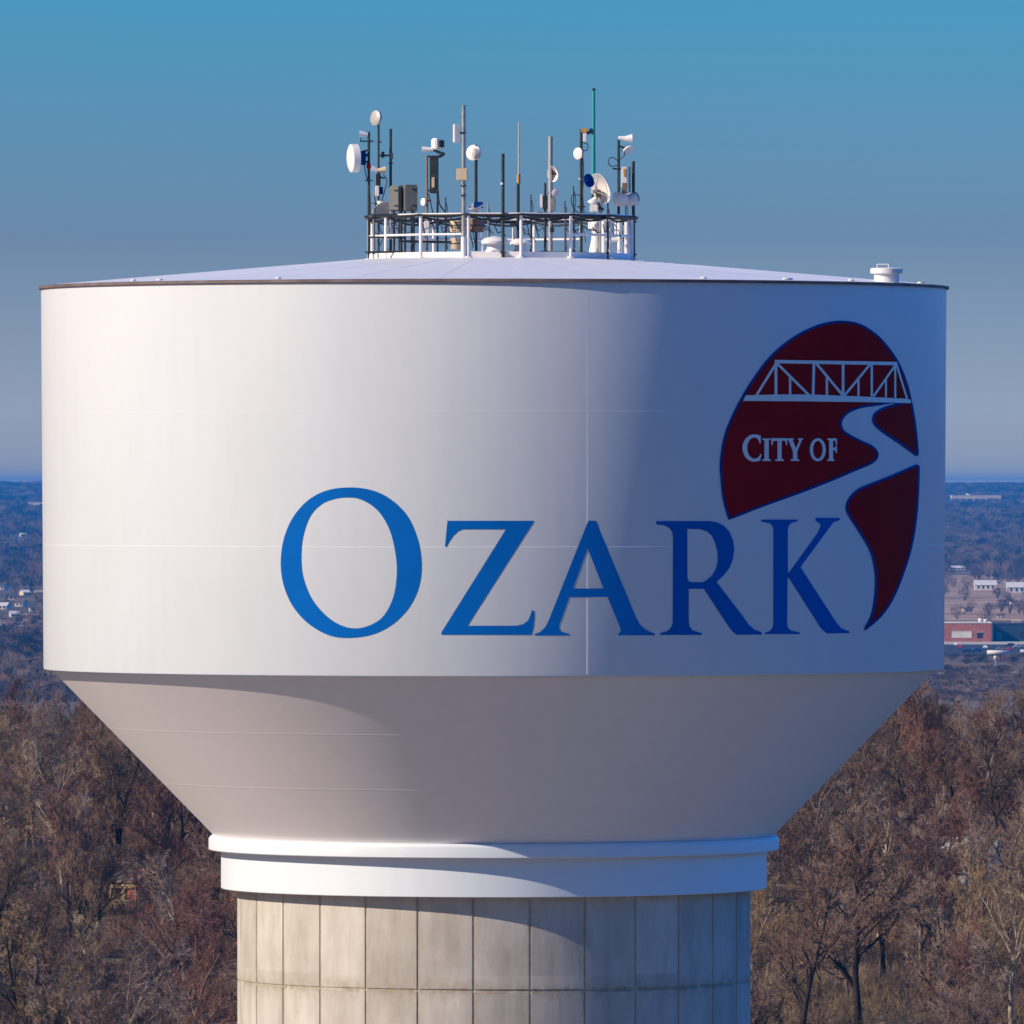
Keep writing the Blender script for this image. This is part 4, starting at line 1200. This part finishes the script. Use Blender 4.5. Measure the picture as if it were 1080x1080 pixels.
def flat_building(nm, x, y, z, wd, dp, h, wall, label, cat, trim='white', windows=(), units=(), group=None, rz=0.0):
    e = empty(nm, (x, y, z), rz, label, cat, group)
    keep_clear(pxof(x, y), wd * F / (y + D), y + D)
    mb = MB()
    mb.box((0, 0, h / 2 - 0.5), (wd, dp, h + 1.0)); mb.build('wall', B_[wall], e)
    mb = MB(); mb.box((0, -dp / 2 - 0.12, h + 0.25), (wd + 0.5, 0.26, 0.5)); mb.box((0, dp / 2 + 0.12, h + 0.25), (wd + 0.5, 0.26, 0.5))
    for sx in (-1, 1): mb.box((sx * (wd / 2 + 0.12), 0, h + 0.25), (0.26, dp - 0.02, 0.5))
    mb.build('parapet', B_[trim], e)
    mb = MB(); mb.box((0, 0, h + 0.06), (wd - 0.02, dp - 0.02, 0.1)); mb.build('roof', B_['roofw'], e)
    for (cx, cz, ww, hh, m) in windows:
        mb = MB(); mb.box((cx, -dp / 2 - 0.05, cz), (ww, 0.12, hh)); f = mb.build('window', B_[m], e)
        mb = MB(); mb.box((cx, -dp / 2 - 0.13, cz + hh / 2 + 0.12), (ww + 0.3, 0.2, 0.2)); mb.build('lintel', B_[trim], f)
    for (cx, ux, uz) in units:
        mb = MB(); mb.bevel_box((cx, -dp * 0.2, h + 0.12 + uz / 2), (ux, 2.0, uz), 0.12); mb.build('rooftop_unit', B_['roofw'], e)
    return e

def house(x, y, z, wd, dp, h, rh, wall, roof, label, cat='house', group=None, rz=0.0, nm='house', win=2):
    e = empty(nm, (x, y, z), rz, label, cat, group)
    if y > 2000: keep_clear(pxof(x, y), wd * F / (y + D), y + D)
    mb = MB()
    hw, hd = wd / 2, dp / 2
    mb.add([(-hw, -hd, -1), (hw, -hd, -1), (hw, hd, -1), (-hw, hd, -1), (-hw, -hd, h), (hw, -hd, h), (hw, hd, h), (-hw, hd, h), (-hw, 0, h + rh), (hw, 0, h + rh)],
           [(0, 1, 5, 4), (2, 3, 7, 6), (1, 2, 6, 9, 5), (3, 0, 4, 8, 7)])
    mb.build('wall', B_[wall], e)
    o = min(0.45, wd * 0.06); t = 0.16
    k = rh / hd
    mb = MB()
    for sy in (-1, 1):
        a = [(-hw - o, sy * (hd + o), h - k * o + 0.03), (hw + o, sy * (hd + o), h - k * o + 0.03), (hw + o, 0, h + rh + 0.03), (-hw - o, 0, h + rh + 0.03)]
        b = [(p[0], p[1], p[2] + t) for p in a]
        mb.add(a + b, [(0, 1, 2, 3), (4, 5, 6, 7), (0, 1, 5, 4), (1, 2, 6, 5), (3, 0, 4, 7)])
    rf = mb.build('roof', B_[roof], e)
    mb = MB(); mb.box((hw * 0.4, hd * 0.3, h + rh * 0.9), (0.7, 0.7, rh * 1.1)); mb.build('chimney', B_['brick'], rf)
    for i in range(win):
        cx = -hw + wd * (i + 0.8) / (win + 0.6)
        mb = MB(); mb.box((cx, -hd - 0.03, h * 0.55), (min(1.3, wd * 0.2), 0.1, h * 0.45)); f = mb.build('window', B_['glass'], e)
        mb = MB(); mb.box((cx, -hd - 0.1, h * 0.55 - h * 0.225 - 0.06), (min(1.5, wd * 0.24), 0.16, 0.12)); mb.build('sill', B_['white'], f)
    mb = MB(); mb.box((hw * 0.72, -hd - 0.04, min(1.05, h * 0.4)), (0.95, 0.1, min(2.1, h * 0.8))); mb.build('door', B_['brick' if wall != 'brick' else 'white'], e)
    return e

# --- right: stores by the parking lot
x0, y, z, k = on_ground(1045.5, 677.5)
wd = 62 * k
flat_building('brick_store', x0 - wd / 2, y + 12, z, wd, 22, 8.4, 'brick', 'low red brick store with pale parapet and a wide white storefront, beside the tank edge', 'store', 'white',
              windows=((-wd / 2 + (1014.5 - 983.5) * k, 3.3, 21 * k, 2.9, 'white'), (wd / 2 - 12 * k, 3.0, 6 * k, 2.6, 'glass')), units=((wd / 2 - 10.5 * k, 2.2, 2.0), (wd / 2 - 5.5 * k, 1.8, 1.7)))
x0, y, z, k = on_ground(1048, 676.9)
wd = 60 * k
flat_building('dark_store', x0 + wd / 2 + 0.3, y + 16, z, wd, 24, 7.6, 'navy', 'long dark blue store front at the right edge, next to the brick store', 'store', 'navy',
              windows=((-wd / 2 + 5.5 * k, 2.6, 6 * k, 3.6, 'teal'), (-wd / 2 + 34 * k, 3.0, 12 * k, 3.0, 'glass')))
x0, y, z, k = on_ground(1072.5, 668)
flat_building('tan_kiosk', x0, y + 3, z, 9 * k, 5, 5.6, 'orange', 'small tan orange block rising behind the dark blue store', 'building', 'white', windows=((0, 2.0, 1.4, 1.2, 'glass'),))

def make_car(body, x, y, z, rz, label):
    e = empty('parked_car', (x, y, z), rz, label, 'car', 'cars in the parking lot before the stores')
    mb = MB()
    prof_ = [(-2.2, 0.35), (-2.25, 0.75), (-1.5, 0.92), (-0.85, 1.42), (0.75, 1.45), (1.45, 0.98), (2.2, 0.82), (2.25, 0.4)]
    for sy, dy in ((-0.88, 0), (0.88, 0)):
        pass
    vs = [(px_, sy * (0.88 if pz < 1.2 else 0.66), pz) for sy in (-1, 1) for px_, pz in prof_]
    n = len(prof_)
    mb.add(vs, [tuple(range(n)), tuple(reversed(range(n, 2 * n)))] + [(i, n + i, n + (i + 1) % n, (i + 1) % n) for i in range(n)])
    mb.build('body', body, e)
    mb = MB()
    for sy in (-1, 1):
        q = [(-1.25, sy * 0.875, 1.0), (1.25, sy * 0.875, 1.02), (0.72, sy * 0.715, 1.38), (-0.8, sy * 0.715, 1.36)]
        q = [(a, b + sy * 0.03, c) for a, b, c in q]
        mb.add(q, [(0, 1, 2, 3)])
    mb.build('side_windows', B_['glass'], e)
    for sx in (-1.4, 1.4):
        for sy in (-1, 1):
            mb = MB(); mb.tube((sx, sy * 0.70, 0.33), (sx, sy * 0.92, 0.33), 0.33, n=14); mb.build('wheel', M['black'], e)
    return e
CARC = {n: mat('car_paint_' + n, c, 0.3, 0.0, 0.03, 1.0) for n, c in {'white': (0.75, 0.74, 0.72), 'red': (0.42, 0.02, 0.03), 'grey': (0.30, 0.31, 0.33), 'silver': (0.55, 0.55, 0.56), 'black': (0.02, 0.02, 0.022), 'blue': (0.03, 0.09, 0.28)}.items()}
for px, py, c, rz, lb in ((1012.5, 684.6, 'red', 1.45, 'red car parked nearest the brick store front'), (1008, 681.8, 'white', 1.5, 'white car parked left of the red one'), (1039, 685, 'white', 1.6, 'white car parked alone below the corner of the brick store'),
                          (1056, 686, 'grey', 0.1, 'grey car parked side on beside a red one'), (1063.5, 687, 'red', 1.5, 'red car parked between a grey car and a silver one'), (1074, 684, 'silver', 0.2, 'silver car parked side on near the right edge'),
                          (1066, 682.2, 'black', 0.0, 'black car parked close to the dark blue store'), (1030, 688, 'blue', 0.3, 'blue car parked in the dark middle of the lot'), (1020, 689, 'black', 0.1, 'black car at the near edge of the lot'), (1078, 689.2, 'white', 1.5, 'white car at the far right end of the lot')):
    x, y, z, k = on_ground(px, py)
    make_car(CARC[c], x, y, z + 0.14, rz, lb)
# long white trailer and a pole sign
x, y, z, k = on_ground(1053, 693)
e = empty('box_trailer', (x, y, z + 0.1), 0.02, 'long low white box trailer parked below the parking lot', 'trailer')
mb = MB(); mb.bevel_box((0, 0, 1.75), (24 * k, 2.5, 1.7), 0.12); mb.build('box', B_['white'], e)
for i in range(4):
    for sy in (-1, 1):
        mb = MB(); mb.tube((4.0 * k * (i - 1.5), sy * 0.9, 0.5), (4.0 * k * (i - 1.5), sy * 1.2, 0.5), 0.5, n=12); mb.build('wheel', M['black'], e)
x, y, z, k = on_ground(1050, 703)
e = empty('roadside_sign', (x, y, z), 0, 'small white blank roadside sign on a post below the trailer', 'sign')
mb = MB(); mb.tube((0, 0, -0.3), (0, 0, 2.6), 0.12, n=8); mb.build('post', B_['white'], e)
mb = MB(); mb.bevel_box((0, 0, 3.3), (1.5, 0.25, 1.7), 0.05); mb.build('panel', B_['cream'], e)

# --- houses and sheds on the right
def gable(px, py, wpx, hpx, wall, roof, label, nm='house', cat='house', group=None, dp=8.0, rz=0.0, win=2):
    x, y, z, k = on_ground(px, py)
    return house(x, y + dp / 2, z, wpx * k, dp, hpx * k * 0.55, hpx * k * 0.45, wall, roof, label, cat, group, rz, nm, win)
gable(1039.5, 622.5, 23, 10, 'white', 'roofw', 'long white farm building left of a matching one in the dry field', 'farm_building', 'farm building', None, 12, win=4)
gable(1075, 625.5, 26, 11, 'white', 'roofw', 'long white farm building at the right edge of the dry field', 'farm_building', 'farm building', None, 12, win=4)
gable(1009, 601.5, 18, 4.5, 'white', 'roofw', 'thin long white shed along the far edge of the dry field', 'long_shed', 'shed', None, 12, win=4)
gable(1071, 639.5, 9, 5.5, 'white', 'roofd', 'small white house with dark roof at the right edge of the dry field', rz=0.3)
x, y, z, k = on_ground(1030, 532.5)
flat_building('warehouse', x, y + 30, z + 3, 52 * k, 60, 11.0, 'cream', 'very long cream warehouse standing clear of the far woods', 'warehouse', 'white', windows=tuple(((i - 3) * 7 * k, 4.5, 3.5 * k, 4.0, 'glass') for i in range(7)), units=((-8 * k, 8, 3),))
x, y, z, k = on_ground(1068, 543)
flat_building('far_store', x, y + 15, z + 2, 14 * k, 30, 5.5, 'white', 'small pale flat roofed building low in the far woods', 'building', 'white', windows=((-3 * k, 2.6, 2.5 * k, 2.2, 'glass'), (3 * k, 2.6, 2.5 * k, 2.2, 'glass')))
# --- left
x, y, z, k = on_ground(37.5, 540)
flat_building('cream_block', x + 4 * k, y + 15, z + 2, 24 * k, 30, 8.5 * k, 'white', 'pale flat roofed block standing above the far woods by the left edge of the tank', 'building', 'cream', windows=tuple(((i - 1.5) * 5 * k, 4.0 * k, 2.4 * k, 3.4 * k, 'glass') for i in range(4)))
x, y, z, k = on_ground(3, 577)
flat_building('white_block', x, y + 15, z + 1, 17 * k, 24, 4.2 * k, 'white', 'low white roofed building at the left edge among the far woods', 'building', 'white', windows=((-2 * k, 2 * k, 2.5 * k, 1.6 * k, 'glass'), (4 * k, 2 * k, 2.5 * k, 1.6 * k, 'glass')))
HL = [(4, 541, 7, 5, 'cream', 'roofw'), (13, 545, 5, 4, 'white', 'roofw'), (2, 622, 9, 7, 'white', 'roofd'), (13, 633, 10, 7, 'cream', 'roofd'), (22, 640, 9, 7, 'white', 'roofb'), (37, 646, 13, 9, 'white', 'roofd'), (4, 643, 10, 7, 'white', 'roofw'), (15, 651, 10, 6, 'white', 'roofw'), (30, 655, 8, 5.5, 'cream', 'roofd'), (2, 655, 8, 6, 'cream', 'roofb'), (41, 629, 9, 6, 'white', 'roofw')]
LB = ['cream cottage with white roof on the far wooded rise at the left edge', 'white cottage with white roof on the far rise, beside the cream one', 'white house with dark roof, highest of the small houses at the left edge', 'cream house with dark roof second from the top of the cluster', 'white house with brown roof in the middle of the cluster', 'largest white house with dark roof, next to the tank wall',
      'white roofed white house at the left edge of the cluster', 'low white house with white roof at the bottom of the cluster', 'small cream house with dark roof below the largest white house', 'small cream house with brown roof at the lower left edge', 'white house with white roof highest beside the tank wall']
HL += [(24, 566, 6, 4, 'white', 'roofw'), (36, 571, 5, 3.5, 'cream', 'roofw'), (31, 584, 8, 4.5, 'white', 'roofw'), (8, 597, 6, 4, 'cream', 'roofd'), (27, 604, 6, 4, 'white', 'roofd'), (40, 612, 6, 4.5, 'white', 'roofw'), (26, 628, 8, 5.5, 'cream', 'roofw'), (8, 612, 6, 4.5, 'white', 'roofw')]
LB += ['small white cottage alone in the far woods halfway to the horizon', 'small cream cottage in the far woods against the tank edge', 'white barn on the narrow pinkish field at the left', 'cream cottage with dark roof alone below the pinkish field', 'white cottage with dark roof in the woods above the cluster', 'white cottage tight against the tank wall above the cluster', 'cream house with white roof between the cluster and the tank wall', 'white cottage topping the cluster at the left edge']
for i, ((px, py, wpx, hpx, wl, rf), lb) in enumerate(zip(HL, LB)):
    gable(px, py, wpx, hpx, wl, rf, lb, group='small houses on the plain at the left', rz=(i * 0.37) % 0.7 - 0.35, dp=9)
for i, (px, py, wpx, hpx, wl, rf, lb) in enumerate(((1052, 548, 6, 3, 'white', 'roofw', 'small white cottage in the far blue woods below the cream warehouse'), (1022, 556, 5, 3, 'cream', 'roofw', 'small cream cottage in the far blue woods near the tank edge'), (1064, 566, 6, 3.5, 'white', 'roofd', 'white cottage with dark roof in the far blue woods at the right'), (1012, 578, 5, 3.5, 'cream', 'roofd', 'cream cottage with dark roof between the far woods and the long shed'),
        (1048, 597, 8, 4.5, 'white', 'roofd', 'white farmhouse with dark roof behind the left farm building'), (1020, 646, 8, 5, 'cream', 'roofd', 'cream farmhouse in the dry field above the brick store'), (1056, 652, 7, 5, 'white', 'roofb', 'white farmhouse with brown roof just behind the dark blue store'))):
    gable(px, py, wpx, hpx, wl, rf, lb, group='scattered houses on the plain at the right', rz=(i * 0.41) % 0.7 - 0.45, dp=9)
# --- in the hillside woods
def hill(px, d):
    x = wx(px, d); y = d - D; return x, y, ground(x, y)
x, y, z = hill(143.5, 913)
house(x, y, z, 3.0, 3.0, 2.1, 0.7, 'yellow', 'roofb', 'tiny yellow walled cabin half hidden in the woods on the left hillside', 'cabin', None, -0.75, 'cabin', 2)
x, y, z = hill(1010, 934)
house(x, y, z, 6.4, 5.0, 2.4, 1.0, 'white', 'roofg', 'white walled house half hidden behind bare trees on the right hillside', 'house', None, -0.2, 'house', 3)
x, y, z = hill(963, 928)
house(x, y, z, 2.6, 2.6, 1.6, 0.7, 'yellow', 'roofb', 'little tan shed beside the white house on the right hillside', 'shed', None, 0.3, 'garden_shed', 1)
x, y, z = hill(1.5, 900)
e = empty('utility_pole', (x, y, z), 0.25, 'weathered utility pole with a white crossarm at the left edge of the hillside', 'utility pole')
mb = MB(); mb.tube((0, 0, -0.5), (0, 0, 10.4), 0.16, 0.11, n=10); mb.build('pole', BARK['pale'], e)
mb = MB(); mb.box((0, -0.16, 9.9), (2.2, 0.12, 0.14)); mb.build('crossarm', B_['white'], e)
for i in (-0.95, -0.4, 0.4, 0.95):
    mb = MB(); mb.lathe([(0.001, 0.2), (0.05, 0.18), (0.07, 0.08), (0.04, 0.0)], 10, (i, -0.16, 9.98)); mb.build('insulator', B_['white'], e)
mb = MB(); mb.lathe([(0.001, 0), (0.2, 0.02), (0.2, 0.7), (0.001, 0.75)], 14, (0.32, -0.05, 8.6)); mb.build('transformer', M['galv'], e)

# --- far woods
def far_tree(seed, kind):
    rg = random.Random(seed); mb = MB(); mb2 = MB()
    if kind == 'cedar':
        for i in range(230):
            h = rg.uniform(0.4, 10.0); r = 2.6 * (1 - h / 10.4) ** 0.8 * sqrt(rg.random()); t = rg.uniform(0, 6.283)
            c = Vector((r * cos(t), r * sin(t), h)); a = Vector((cos(t), sin(t), rg.uniform(-.5, .2))) * rg.uniform(.4, .8); b = Vector((-sin(t), cos(t), rg.uniform(-.3, .3))) * rg.uniform(.25, .5)
            mb.add([c - a, c - b, c + a, c + b], [(0, 1, 2, 3)])
        m = 'dark_green'
    else:
        for i in range(6):
            t = rg.uniform(0, 6.283); mb.tube((0, 0, -0.5), (2.2 * cos(t), 2.2 * sin(t), rg.uniform(6, 9)), 0.22, 0.05, n=4, caps=False)
        for i in range(260):
            while True:
                c = Vector((rg.uniform(-1, 1), rg.uniform(-1, 1), rg.uniform(-1, 1)))
                if c.length < 1 and c.length > 0.25: break
            c = Vector((c.x * 4.2, c.y * 4.2, 6.4 + c.z * 4.6 + rg.gauss(0, .5)))
            d_ = (c - Vector((0, 0, 2.0))).normalized(); d_ = rdir(d_, rg.uniform(0, .7), rg)
            a = d_ * rg.uniform(.6, 1.4); b = d_.orthogonal().normalized() * rg.uniform(.05, .16)
            mb.add([c - a, c - b, c + a, c + b], [(0, 1, 2, 3)])
    return mb
FAR = {'brown': bark_mat('far_brown', (0.15, 0.1, 0.075)), 'mauve': bark_mat('far_grey', (0.19, 0.138, 0.115)), 'cedar': bark_mat('far_cedar', (0.022, 0.036, 0.022)), 'rust': bark_mat('far_rust', (0.20, 0.075, 0.045)), 'dark': bark_mat('far_dark', (0.070, 0.056, 0.050))}
fs_ = []
for i, k in enumerate(('brown', 'mauve', 'cedar', 'dark', 'rust')):
    o = far_tree(50 + i, k).build('tree', FAR[k]); me = o.data; bpy.data.objects.remove(o)
    fs_.append([loose('tree', me)])
wr = random.Random(77)
def wood(px, d):
    """how wooded the plain is, by bearing and distance"""
    py = HOR + 72.0 * F / d if d < 9000 else 0
    if px > 600:
        if d > 9350: return 0.93
        if py < 612: return 0.42
        if py < 655: return 0.055
        if py < 692: return 0.012
        return 0.75
    if px > 200: return 0.7
    if d > 11800: return 0.95
    if d > 11100: return 0.1
    if d > 7700: return 0.92
    if py < 655: return 0.20
    if py < 661: return 0.65
    if py < 668: return 0.12
    return 0.95
wp = []
d = 3700.0
while d < 23500:
    st = d / (520.0 if d < 9000 else 560.0)
    half = 0.12 * d
    x = -half
    while x < half:
        xx = XC + x + wr.uniform(-.5, .5) * st; dd = d + wr.uniform(-.5, .5) * st
        p = 540 + x * F / d
        q = wood(p, dd) + 0.22 * wob(xx, dd, 160.0) * (1 if wood(p, dd) > 0.2 else 0.15)
        if wr.random() < q:
            y = dd - D
            if any(a < p < b and d0 < dd < d1 for a, b, d0, d1 in CLEAR) and wr.random() < 0.93: continue
            kk = wob(xx, dd, 260.0) + wr.gauss(0, 0.6)
            pc = 0.20 if (p < 200 and (dd > 7600)) else 0.10
            u = wr.random()
            c = 2 if u < pc else 4 if u < pc + 0.012 else 3 if kk < -0.5 else 0 if kk < 0.35 else 1
            s_ = wr.uniform(0.75, 1.2) * (1.0 + max(0, d - 7000) / 9000.0)
            pyy = HOR + 72.0 * F / dd
            lowf = 1.0
            if dd < 9000:
                if p > 600: lowf = 0.2 if pyy > 690 else 0.75 if pyy > 612 else 1.0
                elif p < 200: lowf = 0.5 if pyy > 662 else 0.55 if pyy > 612 else 1.0
            wp.append((xx, y, ground(xx, y) - 0.2, s_ * (0.55 + 0.45 * lowf), wr.uniform(0, 6.28), c, min(s_, 1.0) * lowf * wr.uniform(0.8, 1.25)))
        x += st
    d += st * 0.95
print('far trees', len(wp))
scatter('far_woods', wp, fs_, 'blue hazed winter woods filling the plain out to the horizon', 'woods')

# ------------------------------------------------------------------ the air
zmin = min(v.co.z for v in bpy.data.objects['ground'].data.vertices)
HT = 53.0
mb = MB(); mb.box((XC, -D, (zmin - 1.0 + HT) / 2), (80000, 80000, HT - zmin + 1.0))
hm = bpy.data.materials.new('haze'); hm.use_nodes = True
N = hm.node_tree.nodes; L = hm.node_tree.links
N.remove(N['Principled BSDF'])
pv = N.new('ShaderNodeVolumePrincipled')
pv.inputs['Density'].default_value = 4.6e-5
pv.inputs['Color'].default_value = (0.01, 0.36, 0.95, 1)
L.new(pv.outputs['Volume'], N['Material Output'].inputs['Volume'])
hz = mb.build('haze', hm)
tag(hz, 'thin blue winter haze lying over the plain', 'haze', kind='stuff')
